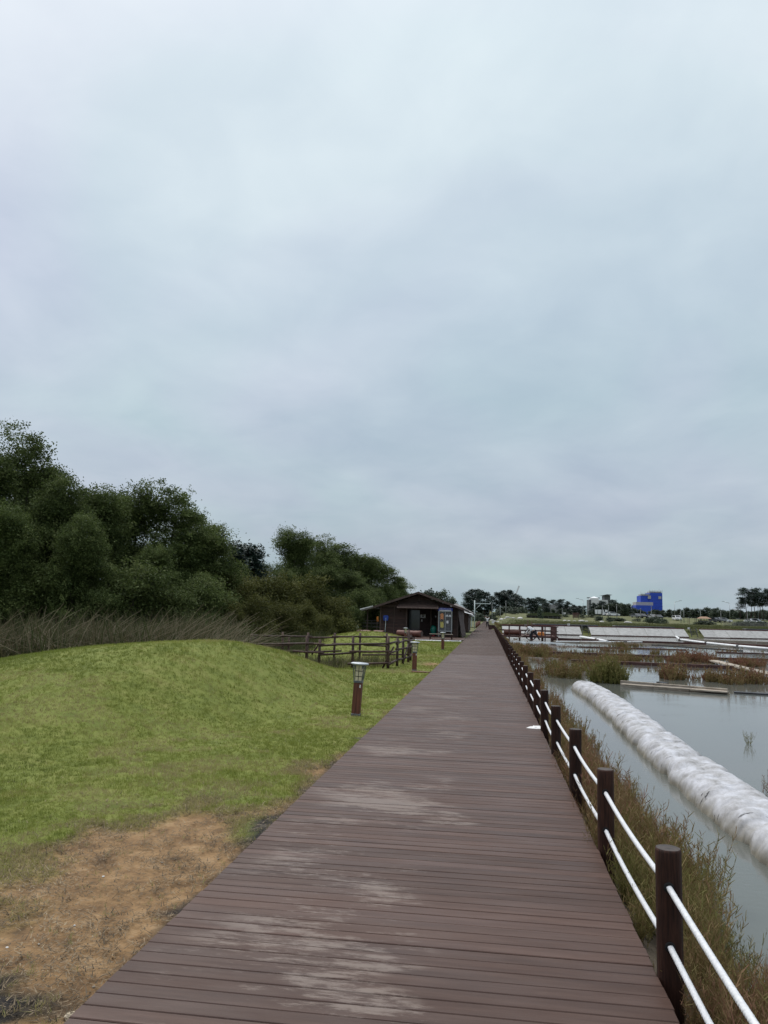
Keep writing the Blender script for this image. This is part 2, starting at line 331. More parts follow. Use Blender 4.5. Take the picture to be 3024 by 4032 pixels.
# water of the salt pans
WZ = -.45
def water_mat():
    m = bpy.data.materials.new('pan_water'); m.use_nodes = True; t = m.node_tree; b = t.nodes['Principled BSDF']
    b.inputs['Base Color'].default_value = (.102, .109, .098, 1); b.inputs['Roughness'].default_value = .06; b.inputs['IOR'].default_value = 1.33
    co = N(t, 'ShaderNodeTexCoord'); mp = N(t, 'ShaderNodeMapping'); mp.inputs['Scale'].default_value = (1, 1.6, 1); t.links.new(co.outputs['Object'], mp.inputs[0])
    n = N(t, 'ShaderNodeTexNoise'); n.inputs['Scale'].default_value = 9; n.inputs['Detail'].default_value = 4; t.links.new(mp.outputs[0], n.inputs['Vector'])
    n2 = N(t, 'ShaderNodeTexNoise'); n2.inputs['Scale'].default_value = .5; n2.inputs['Detail'].default_value = 2; t.links.new(mp.outputs[0], n2.inputs['Vector'])
    mr = N(t, 'ShaderNodeMapRange'); mr.inputs[1].default_value = .4; mr.inputs[2].default_value = .65; mr.inputs[3].default_value = .03; mr.inputs[4].default_value = .16; t.links.new(n2.outputs[0], mr.inputs[0])
    bn = N(t, 'ShaderNodeBump'); bn.inputs['Distance'].default_value = .02; t.links.new(mr.outputs[0], bn.inputs['Strength']); t.links.new(n.outputs[0], bn.inputs['Height']); t.links.new(bn.outputs[0], b.inputs['Normal'])
    return m
wx = axis([(.6, 130, 6)]); WX = []
wv = [(.6, -30, WZ), (140, -30, WZ), (140, bank_line(140)+2.2, WZ), (.6, bank_line(.6)+2.2, WZ)]
tag(MB().add(wv, [(0, 1, 2, 3)]).build('water', water_mat()), kind='structure')

# ---------------------------------------------------------------- boardwalk
def deck_mat():
    m = bpy.data.materials.new('deck_boards'); m.use_nodes = True; t = m.node_tree; b = t.nodes['Principled BSDF']; b.inputs['Roughness'].default_value = .5; b.inputs['Specular IOR Level'].default_value = .22
    ge = N(t, 'ShaderNodeNewGeometry'); oi = N(t, 'ShaderNodeObjectInfo'); pos = ge.outputs['Position']
    def noise(sc, st=(1, 1, 1), det=6, rough=.65, per=0):
        mp = N(t, 'ShaderNodeMapping'); mp.inputs['Scale'].default_value = st; t.links.new(pos, mp.inputs[0]); v = mp.outputs[0]
        if per:
            va = N(t, 'ShaderNodeVectorMath', operation='ADD'); ms = N(t, 'ShaderNodeMath', operation='MULTIPLY'); ms.inputs[1].default_value = per; t.links.new(oi.outputs['Random'], ms.inputs[0]); t.links.new(v, va.inputs[0]); t.links.new(ms.outputs[0], va.inputs[1]); v = va.outputs[0]
        n = N(t, 'ShaderNodeTexNoise'); n.inputs['Scale'].default_value = sc; n.inputs['Detail'].default_value = det; n.inputs['Roughness'].default_value = rough; t.links.new(v, n.inputs['Vector']); return n.outputs[0]
    def math_(op, a, c):
        x = N(t, 'ShaderNodeMath', operation=op)
        for i, q in enumerate((a, c)):
            if isinstance(q, (int, float)): x.inputs[i].default_value = q
            else: t.links.new(q, x.inputs[i])
        return x.outputs[0]
    def mr(v, a, c, lo=0, hi=1):
        x = N(t, 'ShaderNodeMapRange'); x.interpolation_type = 'SMOOTHSTEP'
        for i, q in enumerate((a, c, lo, hi)): x.inputs[i+1].default_value = q
        t.links.new(v, x.inputs[0]); return x.outputs[0]
    sp = N(t, 'ShaderNodeSeparateXYZ'); t.links.new(pos, sp.inputs[0])
    r = N(t, 'ShaderNodeValToRGB'); setramp(r, [(.3, (.046, .023, .0165)), (.5, (.067, .037, .0275)), (.7, (.088, .052, .040))])
    t.links.new(noise(6, (.22, 2.2, 1)), r.inputs[0])
    # a plank is a little lighter or darker than its neighbour
    a = N(t, 'ShaderNodeAttribute'); a.attribute_name = 'shade'; sc = N(t, 'ShaderNodeVectorMath', operation='SCALE'); t.links.new(r.outputs[0], sc.inputs[0])
    rv = math_('ADD', oi.outputs['Random'], a.outputs['Fac']); t.links.new(mr(rv, 0, 1, .84, 1.16), sc.inputs['Scale'])
    # worn, scuffed pale patches on the left half of the deck
    wob = math_('ADD', sp.outputs[0], mr(noise(1.3, (0, 1, 0), 4), 0, 1, -.5, .5))
    wobb = math_('ADD', wob, mr(oi.outputs['Random'], 0, 1, -.10, .10))
    half = math_('MULTIPLY', mr(wobb, -.30, -.46), mr(wob, -1.62, -1.20))
    fade = mr(sp.outputs[1], 4, 22, 1, .3)
    w = math_('MULTIPLY', math_('MULTIPLY', half, fade), mr(math_('ADD', noise(11, (.40, 1.7, 1), 10, .78, .9), mr(noise(.9, (.6, 1.1, 1), 3), .3, .7, -.17, .12)), .475, .63))
    w2 = math_('MULTIPLY', mr(noise(3, (.5, 2, 1), 8, .7), .60, .80), .22)
    w = math_('MAXIMUM', w, w2)
    mx = N(t, 'ShaderNodeMix', data_type='RGBA'); t.links.new(math_('MULTIPLY', w, .62), mx.inputs[0]); t.links.new(sc.outputs[0], mx.inputs[6]); mx.inputs[7].default_value = (.215, .172, .145, 1)
    t.links.new(mx.outputs[2], b.inputs['Base Color'])
    t.links.new(mr(noise(3, (.5, 1.5, 1)), .3, .7, .42, .62), b.inputs['Roughness'])
    bn = N(t, 'ShaderNodeBump'); bn.inputs['Strength'].default_value = .16; bn.inputs['Distance'].default_value = .006; t.links.new(noise(40, (.15, 1.5, 1)), bn.inputs['Height']); t.links.new(bn.outputs[0], b.inputs['Normal'])
    return m
M_deck = deck_mat()
PITCH = .1025
bw = empty('boardwalk', (0, 0, 0)); tag(bw, 'long brown plank boardwalk running straight past the salt pans', kind='structure')
pl = MB().box((0, 0, -.0125), (XR-XL, .0975, .025), bev=.0035).mesh('plank', M_deck)
Y0 = 2.3
for i in range(300):
    y = Y0+i*PITCH+random.uniform(-.0012, .0012)
    o = link('plank', pl, None, bw, ((XL+XR)/2+random.uniform(-.004, .004), y, random.uniform(-.0015, .0015)), (random.uniform(-.006, .006), 0, random.uniform(-.0006, .0006)))
n2 = int((300-(Y0+300*PITCH))/PITCH)
ys = Y0+300*PITCH+np.arange(n2)*PITCH
c8 = np.array([(XL, -.048, -.02), (XR, -.048, -.02), (XR, -.048, 0), (XL, -.048, 0), (XL, .048, 0), (XR, .048, 0)])
V = (c8[None]+np.stack([0*ys, ys, RNG.uniform(-.002, .002, n2)], 1)[:, None]).reshape(-1, 3)
b6 = np.arange(n2)[:, None, None]*6+np.array([[0, 1, 2, 3], [3, 2, 5, 4]])[None]
tag(link('plank_run', np_mesh('plank_run', V, b6.reshape(-1, 4), M_deck, dict(shade=np.repeat(RNG.uniform(-.5, .5, n2), 6))), None, bw), kind='stuff')
M_joist = mat('joist_wood', (.020, .013, .011), (.040, .026, .022), 6, .8, .2)
for x in (XL+.07, -.85, 0, XR-.09): MB().box((x, 150, -.105), (.07, 299, .14)).build('joist', M_joist, bw)
e = MB()
for k in range(0, 40): e.box((XL-.006, 3+k*3.6, -.045), (.008, 3.3, .03))
MB().box((XL+.004, 150, -.05), (.012, 299.4, .045)).build('edge_board', M_joist, bw)

# ---------------------------------------------------------------- rope fence on the water side
rf = empty('rope_fence', (.82, 3.9, 0)); tag(rf, 'dark round posts with two white ropes along the water side of the boardwalk', 'fence')
PR, PH, PS, PX = .058, .565, 1.93, .825
def post_mesh(seed):
    rg = random.Random(seed); b = MB(); n = 24; prof = [(-.75, 1), (0, 1), (.3, 1), (.50, 1), (.553, 1), (PH, .93)]
    vs = []; w = [1+rg.uniform(-.02, .02) for _ in range(n)]
    for z, k in prof:
        for i in range(n): vs.append((PR*k*w[i]*math.cos(2*math.pi*i/n), PR*k*w[i]*math.sin(2*math.pi*i/n), z))
    fs = [(i*n+k, i*n+(k+1) % n, i*n+n+(k+1) % n, i*n+n+k) for i in range(len(prof)-1) for k in range(n)]
    b.add(vs, fs, 0, True); b.add(vs[-n:], [tuple(range(n))], 1)
    return b.mesh('post', [M_post, M_posttop])
M_posttop = mat('post_end_grain', (.020, .014, .012), (.050, .036, .030), 30, .7, .3, rnd=.2)
pms = [post_mesh(i) for i in range(4)]
ringm = MB()
for a, rr, yy in ((0, .0, 0),):
    vs = []; n = 14
    for r_, y_ in ((.020, -.004), (.024, -.001), (.012, -.0045)):
        for k in range(n): vs.append((r_*math.cos(2*math.pi*k/n), y_, r_*math.sin(2*math.pi*k/n)))
    ringm.add(vs, [(k, (k+1) % n, n+(k+1) % n, n+k) for k in range(n)]+[(2*n+k, 2*n+(k+1) % n, (k+1) % n, k) for k in range(n)]+[tuple(2*n+k for k in range(n))])
ringme = ringm.mesh('rope_hole', M_hole)
post_y = [3.9+PS*i for i in range(-1, 60) if 3.9+PS*i < 112]
for i, y in enumerate(post_y):
    a = random.uniform(-.012, .012); bq = random.uniform(-.012, .012)
    po = link('post', pms[i % 4], None, rf, (PX-.82+random.uniform(-.012, .012), y-3.9, random.uniform(-.015, .012)), (a, bq, random.uniform(0, 6)))
    if i < 12:
        for z in (.40, .145):
            link('rope_hole', ringme, None, rf, (PX-.82, y-3.9-PR*1.005, z))
def rope(z):
    V = []; n = 12; yy = []; y = post_y[0]-.6
    while y < 112: yy.append(y); y += .0075 if y < 9 else (.03 if y < 20 else .4)
    yy = np.array(yy); ph = ((yy-3.9) % PS)/PS; sag = .022*4*ph*(1-ph)
    cz = z-sag+.003*np.sin(yy*1.7); cx = np.zeros_like(yy)+.003*np.sin(yy*2.3)
    k = np.arange(n)/n*2*np.pi; tw = yy[:, None]*2*np.pi/.060
    r = np.where(yy < 20, 1, 1)[:, None]*(.0100+np.where(yy < 20, .0046, 0)[:, None]*np.abs(np.sin(1.5*(k[None]-tw))))
    V = np.stack([cx[:, None]+r*np.cos(k), np.repeat(yy[:, None]-3.9, n, 1), cz[:, None]+r*np.sin(k)], -1).reshape(-1, 3)
    m = len(yy); a = (np.arange(m-1)[:, None]*n+np.arange(n)[None]).ravel(); b = (np.arange(m-1)[:, None]*n+(np.arange(n)[None]+1) % n).ravel()
    link('rope', np_mesh('rope', V, np.stack([a, b, b+n, a+n], 1), M_rope, None, True), None, rf, (PX-.82, 0, 0))
rope(.40); rope(.145)

# ---------------------------------------------------------------- white covered embankment in the water
def bag_mat():
    m = bpy.data.materials.new('white_cover'); m.use_nodes = True; t = m.node_tree; b = t.nodes['Principled BSDF']; b.inputs['Roughness'].default_value = .85; b.inputs['Specular IOR Level'].default_value = .2
    ge = N(t, 'ShaderNodeNewGeometry'); sp = N(t, 'ShaderNodeSeparateXYZ'); t.links.new(ge.outputs['Position'], sp.inputs[0])
    def noise(sc, st, det=6):
        mp = N(t, 'ShaderNodeMapping'); mp.inputs['Scale'].default_value = st; t.links.new(ge.outputs['Position'], mp.inputs[0])
        n = N(t, 'ShaderNodeTexNoise'); n.inputs['Scale'].default_value = sc; n.inputs['Detail'].default_value = det; n.inputs['Roughness'].default_value = .7; t.links.new(mp.outputs[0], n.inputs['Vector']); return n.outputs[0]
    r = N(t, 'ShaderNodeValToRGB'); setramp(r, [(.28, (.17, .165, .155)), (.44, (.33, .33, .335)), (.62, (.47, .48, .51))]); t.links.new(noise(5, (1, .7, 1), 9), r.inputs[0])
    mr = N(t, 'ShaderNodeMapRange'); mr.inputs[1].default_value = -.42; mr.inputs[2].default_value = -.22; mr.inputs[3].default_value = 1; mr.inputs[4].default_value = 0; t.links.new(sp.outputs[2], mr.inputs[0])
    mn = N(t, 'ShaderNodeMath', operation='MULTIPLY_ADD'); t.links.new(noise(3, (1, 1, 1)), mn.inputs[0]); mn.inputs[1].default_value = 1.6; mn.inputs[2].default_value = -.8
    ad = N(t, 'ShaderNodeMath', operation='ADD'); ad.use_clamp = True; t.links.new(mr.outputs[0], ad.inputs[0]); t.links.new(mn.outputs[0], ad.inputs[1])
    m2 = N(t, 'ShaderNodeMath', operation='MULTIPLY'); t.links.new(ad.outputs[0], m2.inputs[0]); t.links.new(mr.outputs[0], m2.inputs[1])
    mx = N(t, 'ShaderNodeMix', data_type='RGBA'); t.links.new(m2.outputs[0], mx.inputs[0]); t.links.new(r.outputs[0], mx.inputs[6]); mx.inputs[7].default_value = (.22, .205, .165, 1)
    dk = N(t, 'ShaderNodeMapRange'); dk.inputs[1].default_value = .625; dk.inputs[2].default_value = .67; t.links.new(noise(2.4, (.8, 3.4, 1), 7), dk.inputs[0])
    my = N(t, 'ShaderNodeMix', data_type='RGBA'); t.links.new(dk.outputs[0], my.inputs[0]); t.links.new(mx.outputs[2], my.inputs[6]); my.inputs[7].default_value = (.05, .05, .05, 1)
    t.links.new(my.outputs[2], b.inputs['Base Color'])
    bn = N(t, 'ShaderNodeBump'); bn.inputs['Strength'].default_value = .8; bn.inputs['Distance'].default_value = .04; 
    wv_ = N(t, 'ShaderNodeTexNoise'); wv_.noise_type = 'RIDGED_MULTIFRACTAL'; wv_.inputs['Scale'].default_value = 2.2; wv_.inputs['Detail'].default_value = 5
    mpw = N(t, 'ShaderNodeMapping'); mpw.inputs['Scale'].default_value = (.7, 4.2, 1); mpw.inputs['Rotation'].default_value = (0, 0, .2); t.links.new(ge.outputs['Position'], mpw.inputs[0]); t.links.new(mpw.outputs[0], wv_.inputs['Vector']); t.links.new(wv_.outputs[0], bn.inputs['Height'])
    t.links.new(bn.outputs[0], b.inputs['Normal'])
    return m
ny_, na = 620, 34
yb = np.linspace(-1.5, 24.3, ny_); th = np.linspace(-.12*np.pi, 1.12*np.pi, na)
YB, TH = np.meshgrid(yb, th, indexing='ij')
endt = np.sqrt(np.clip((24.35-YB)/.7, 0, 1))
joint = np.zeros_like(YB)
for yj in (5.2, 8.1, 11.3, 13.6, 17.0, 20.4): joint = np.maximum(joint, np.exp(-((YB-yj-.18*np.cos(TH))/.16)**2))
wr = (.5-np.abs(fbm(YB*3.6+TH*.55, TH*.55, 2.)-.5)*5)*.085+(.5-np.abs(fbm(YB*8.5-TH*.8, TH*.9, 3.)-.5)*5)*.050+(fbm(YB*.8, TH*.6, 4.)-.5)*.13+.10*np.cos(4*(TH-np.pi/2))*-.6*np.sin(TH)**2
rad = (1+wr*1.1-.16*joint)*endt
cxb = 2.80+.10*np.sin(YB*.35+1)+np.where(YB < 10, -.02*(10-YB)*.6, 0)
VB = np.stack([cxb+.36*rad*np.cos(TH), YB+0*TH, -.50+(.33+.06*(fbm(YB*.9, YB*0, 8.)-.5))*rad*np.sign(np.sin(TH))*np.abs(np.sin(TH))**.8], -1).reshape(-1, 3)
ib = (np.arange(ny_-1)[:, None]*na+np.arange(na-1)[None]).ravel()
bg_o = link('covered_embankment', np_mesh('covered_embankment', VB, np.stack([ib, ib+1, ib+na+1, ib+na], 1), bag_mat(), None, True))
tag(bg_o, 'long low embankment under wrinkled white fabric lying in the water', 'embankment')

# ---------------------------------------------------------------- blades, tufts, leaves
def blades(n, hlo, hhi, w, lean, seg, rg, spread=.0, droop=.35):
    """n curved blades as strips; returns V (n*2*seg+1..), F tris"""
    a = rg.uniform(0, 2*np.pi, n); h = rg.uniform(hlo, hhi, n); le = np.abs(rg.normal(0, lean, n)); f = rg.uniform(0, 2*np.pi, n)
    bx, by = rg.normal(0, spread, n), rg.normal(0, spread, n); V = []; 
    for s in range(seg+1):
        t = s/seg; ww = w*(1-t)**.8*.5
        ox = bx+np.cos(a)*h*le*t**1.6; oy = by+np.sin(a)*h*le*t**1.6; oz = h*t*(1-droop*le*t)
        if s < seg:
            V += [np.stack([ox-np.sin(f)*ww, oy+np.cos(f)*ww, oz], -1), np.stack([ox+np.sin(f)*ww, oy-np.cos(f)*ww, oz], -1)]
        else: V.append(np.stack([ox, oy, oz], -1))
    V = np.stack(V, 1); k = 2*seg+1; fs = []
    for s in range(seg-1): b = 2*s; fs += [(b, b+1, b+3), (b, b+3, b+2)]
    fs.append((2*seg-2, 2*seg-1, 2*seg))
    Fc = (np.arange(n)[:, None, None]*k+np.array(fs)[None]).reshape(-1, 3)
    return V.reshape(-1, 3), Fc, np.repeat(rg.random(n), k)
def scatter(protos, pos, scale, rot, tint, tw=.5, zs=None):
    """copies of small prototypes joined into one mesh (stuff)"""
    Vs, Fs, Ts = [], [], []; base = 0; which = np.arange(len(pos)) % len(protos)
    for k, (v, f, t) in enumerate(protos):
        q = np.where(which == k)[0]
        if not len(q): continue
        c, s = np.cos(rot[q])[:, None], np.sin(rot[q])[:, None]; sc = scale[q][:, None]; z = sc if zs is None else zs[q][:, None]
        X = (v[None, :, 0]*c-v[None, :, 1]*s)*sc+pos[q, 0:1]; Y = (v[None, :, 0]*s+v[None, :, 1]*c)*sc+pos[q, 1:2]; Z = v[None, :, 2]*z+pos[q, 2:3]
        Vs.append(np.stack([X, Y, Z], -1).reshape(-1, 3)); Fs.append((f[None]+(np.arange(len(q))*len(v))[:, None, None]).reshape(-1, f.shape[1])+base)
        Ts.append(np.clip(t[None]*tw+tint[q][:, None]*(1-tw), 0, 1).ravel()); base += len(v)*len(q)
    return np.concatenate(Vs), np.concatenate(Fs), np.concatenate(Ts)

# lawn
def lawn():
    rg = np.random.default_rng(11)
    protos = [blades(9, .5, 1.0, .085, .75, 1, rg, .35) for _ in range(5)]
    pos, sc, tint = [], [], []
    for (x0, x1, y0, y1, dens, h) in ((-5.2, XL-.02, 2.6, 7, 1700, .042), (-8, XL-.02, 7, 12, 820, .050), (-13, XL-.02, 12, 20, 330, .062), (-13, -1.66, 20, 33, 130, .075), (-11.5, -1.66, 33, 58, 75, .10)):
        n = int((x1-x0)*(y1-y0)*dens); x = rg.uniform(x0, x1, n); y = rg.uniform(y0, y1, n)
        vis = x > -.68*y-1.2                                      # the lawn the picture and a step to its side can show
        x, y = x[vis], y[vis]; s = soil(x, y); m = mud(x, y); keep = rg.random(len(x)) > np.maximum(sstep(.25, 1., s)*.985, m*.9); x, y, s = x[keep], y[keep], s[keep]
        pos.append(np.stack([x, y, G(x, y)-.008], 1)); sc.append(h*rg.uniform(.7, 1.35, len(x))*(1+.5*(fbm(x*.9, y*.9, 12.)-.5)))
        dry = sstep(.46, .66, fbm(x*.8, y*.8, 14.)+(fbm(x*4, y*4, 15.)-.5)*.8)*1.0+s*1.5+1.3*sstep(1.75, 1.05, patch_r(x, y))*sstep(.30, .62, fbm(x*5, y*5, 24.))+.9*sstep(11, 4.5, y)*sstep(.42, .62, fbm(x*1.6, y*1.6, 18.)+(fbm(x*7, y*7, 19.)-.5)*.5)
        tint.append(np.clip(.10+1.05*(fbm(x*.38, y*.38, 16.)-.25)+dry*.50+rg.normal(0, .08, len(x)), 0, 1))
    pos, sc, tint = map(np.concatenate, (pos, sc, tint))
    V, Fc, T = scatter(protos, pos, sc, rg.uniform(0, 6.28, len(pos)), tint, .28)
    tag(link('lawn_grass', np_mesh('lawn_grass', V, Fc, L_grass, dict(tint=T))), 'short green mown grass covering the mounds beside the boardwalk', 'grass', kind='stuff')
    # dead grass litter on the bare soil
    n = 130000; x = rg.uniform(-5, XL-.03, n); y = rg.uniform(2.6, 13, n); s = soil(x, y)
    keep = rg.random(n) < .05+.5*sstep(1.6, 1.0, patch_r(x, y))*sstep(.4, .6, fbm(x*5, y*5, 24.))+1.1*sstep(.02, .35, s)*(1.02-.9*sstep(.75, 1, s))+.85*s*sstep(.50, .66, fbm(x*4.5, y*4.5, 20.)); x, y = x[keep], y[keep]; n = len(x)
    a = rg.uniform(0, 6.28, n); L = rg.uniform(.015, .075, n)*rg.uniform(.4, 1, n); w = rg.uniform(.0016, .0042, n); z = G(x, y)+rg.uniform(-.012, .012, n)-.012*soil(x, y)
    dx, dy = np.cos(a)*L, np.sin(a)*L; up = rg.uniform(-.1, .55, n)*L
    V = np.stack([np.stack([x-np.sin(a)*w, y+np.cos(a)*w, z], 1), np.stack([x+np.sin(a)*w, y-np.cos(a)*w, z], 1), np.stack([x+dx, y+dy, z+up], 1)], 1).reshape(-1, 3)
    tt = np.clip(rg.random(n)**1.1*.75+.5*(fbm(x*3, y*3, 23.)-.35), 0, 1)
    tag(link('straw_litter', np_mesh('straw_litter', V, np.arange(3*n).reshape(-1, 3), L_dry, dict(tint=np.repeat(tt, 3)))), 'dead straw and roots strewn over the bare soil', 'straw', kind='stuff')
lawn()

# glasswort: fine upright branching stems
def gw_proto(rg, ntw, h=1.0):
    V, T = [], []
    nb = max(6, ntw//14)
    for b in range(nb):
        a = rg.uniform(0, 6.28); l = rg.uniform(.45, 1.0)*h; o = rg.uniform(.10, .55)*l
        p0 = np.array([rg.normal(0, .05), rg.normal(0, .05), 0]); p1 = p0+np.array([math.cos(a)*o, math.sin(a)*o, l])
        mid = (p0+p1)/2+np.array([math.cos(a)*o*.15, math.sin(a)*o*.15, -.05*l])
        V.append((p0, mid, .011)); V.append((mid, p1, .007)); T += [.5, .6]
        tb = rg.random()
        for k in range(ntw//nb):
            t = rg.uniform(.18, 1); q = p0*(1-t)**2+2*mid*t*(1-t)+p1*t*t
            aa = rg.uniform(0, 6.28); tl = rg.uniform(.07, .20)*h*(1.15-.5*t); el = rg.uniform(.5, 1.3)
            e = q+tl*np.array([math.cos(aa)*math.cos(el), math.sin(aa)*math.cos(el), math.sin(el)])
            V.append((q, e, .0095)); T.append(np.clip(.25+.55*t*tb+rg.normal(0, .13), 0, 1))
    out = []
    for p, q, w in V:
        d = q-p; s = np.cross(d, [rg.normal(), rg.normal(), rg.normal()]); s = s/np.linalg.norm(s)*w*.5
        out += [p-s, p+s, q+s*.6, q-s*.6]
    return np.array(out), np.arange(len(out)).reshape(-1, 4), np.repeat(np.array(T), 4)
def gw_field(name, protos, spots, label, cat, seed, mt=None):
    rg = np.random.default_rng(seed); pos, sc, ti = [], [], []
    for (x, y, rx, ry, n, h, t, z) in spots:
        a = rg.uniform(0, 6.28, n); r = np.sqrt(rg.random(n)); xx = x+rx*r*np.cos(a); yy = y+ry*r*np.sin(a)
        zz = np.maximum(G(xx, yy), WZ)-.03 if z is None else np.full(n, z)
        pos.append(np.stack([xx, yy, zz], 1)); sc.append(h*rg.uniform(.6, 1.2, n)*(1.1-.4*r)); ti.append(np.clip(t+rg.normal(0, .13, n), 0, 1))
    pos, sc, ti = map(np.concatenate, (pos, sc, ti))
    V, Fc, T = scatter(protos, pos, sc, rg.uniform(0, 6.28, len(pos)), ti, .5)
    return tag(link(name, np_mesh(name, V, Fc, mt or L_gw, dict(tint=T))), label, cat, kind='stuff')
rg = np.random.default_rng(5)
gw_hi = [gw_proto(rg, 420) for _ in range(6)]; gw_mid = [gw_proto(rg, 130) for _ in range(6)]; gw_lo = [gw_proto(rg, 44) for _ in range(6)]
def widen(ps, k):
    out = []
    for v, f, t in ps:
        q = v.reshape(-1, 4, 3).copy(); c0 = (q[:, 0]+q[:, 1])/2; c1 = (q[:, 2]+q[:, 3])/2
        q[:, 0] = c0+(q[:, 0]-c0)*k; q[:, 1] = c0+(q[:, 1]-c0)*k; q[:, 2] = c1+(q[:, 2]-c1)*k; q[:, 3] = c1+(q[:, 3]-c1)*k; out.append((q.reshape(-1, 3), f, t))
    return out
gw_mid = widen(gw_mid, 2.2); gw_lo = widen(gw_lo, 5)
near, mid = [], []
for y in np.arange(1.2, 13, .22):
    w = float(.34+.62*fbm(np.array([y*.75]), np.array([3.]), 2.)[0]); near.append((.93+w*.40, y, w*.55, .30, 9, .30+.36*float(fbm(np.array([y*.8]), np.array([1.]), 3.)[0]), .10+.80*float(fbm(np.array([y*.7]), np.array([7.]), 5.)[0]), None))
for y in np.arange(13, 110, .5):
    w = .75+(.5 if y > 38 and y < 60 else 0)*(1.6 if y > 44 else 1); mid.append((.95+w*.5, y, w*.6, .4, 8, .42, .30+.45*float(fbm(np.array([y*.3]), np.array([7.]), 5.)[0]), None))
gw_field('bank_glasswort', gw_hi, near, 'feathery olive and rust glasswort on the bank under the rope fence', 'glasswort', 3)
gw_field('far_bank_glasswort', gw_mid, mid, 'distant strip of rust brown glasswort along the fence bank', 'glasswort', 4)
# patches in the salt pans (photo pixel left..right at the water line, height in m)
pans = []
def patch(px0, px1, py, h, dens, t, dep=.5):
    for k in range(max(2, int((px1-px0)/16))):
        px = random.uniform(px0, px1); p = P(px, py+random.uniform(-3, 3), WZ); pans.append((p[0], p[1], .35, dep, dens, h*random.uniform(.6, 1.2), min(1, t+random.uniform(-.15, .15)), None))
patch(2105, 2190, 2655, .38, 7, .55); patch(2160, 2300, 2655, .60, 18, .35); patch(2270, 2360, 2630, .55, 12, .50); patch(2360, 2480, 2660, .45, 9, .45)
patch(2120, 2260, 2594, .55, 12, .62); patch(2270, 2460, 2600, .45, 9, .55); patch(2060, 2180, 2585, .7, 16, .48); patch(2050, 2160, 2565, .55, 12, .55)
patch(2120, 2350, 2566, .28, 7, .6); patch(2290, 2480, 2566, .42, 7, .55); patch(2090, 2460, 2547, .25, 4, .6); patch(2400, 2560, 2545, .55, 9, .5)
patch(2350, 2560, 2602, .5, 9, .6); patch(2420, 2620, 2603, .45, 8, .45); patch(2640, 2805, 2607, .58, 34, .80, .8); patch(2865, 3024, 2622, .48, 30, .84, .8); patch(2560, 2640, 2575, .45, 7, .55)
patch(2630, 2710, 2674, .60, 17, .60); patch(2720, 2825, 2680, .58, 15, .62); patch(2830, 2890, 2690, .60, 8, .68); patch(2905, 3000, 2692, .70, 13, .68)
for yy_, h_, n_ in ((2537, .16, 2), (2546, .18, 3), (2556, .20, 3), (2566, .22, 4), (2583, .24, 4), (2602, .26, 4), (2618, .28, 3), (2640, .25, 2)):
    patch(2120, 3040, yy_, h_, n_, .68, .25)
patch(2550, 2940, 2560, .22, 2, .7); patch(2780, 3024, 2568, .2, 2, .7); patch(2540, 2640, 2640, .22, 3, .5)
gw_field('pan_glasswort', gw_lo, pans, 'patches of red brown glasswort growing in the flooded salt pans', 'glasswort', 8)

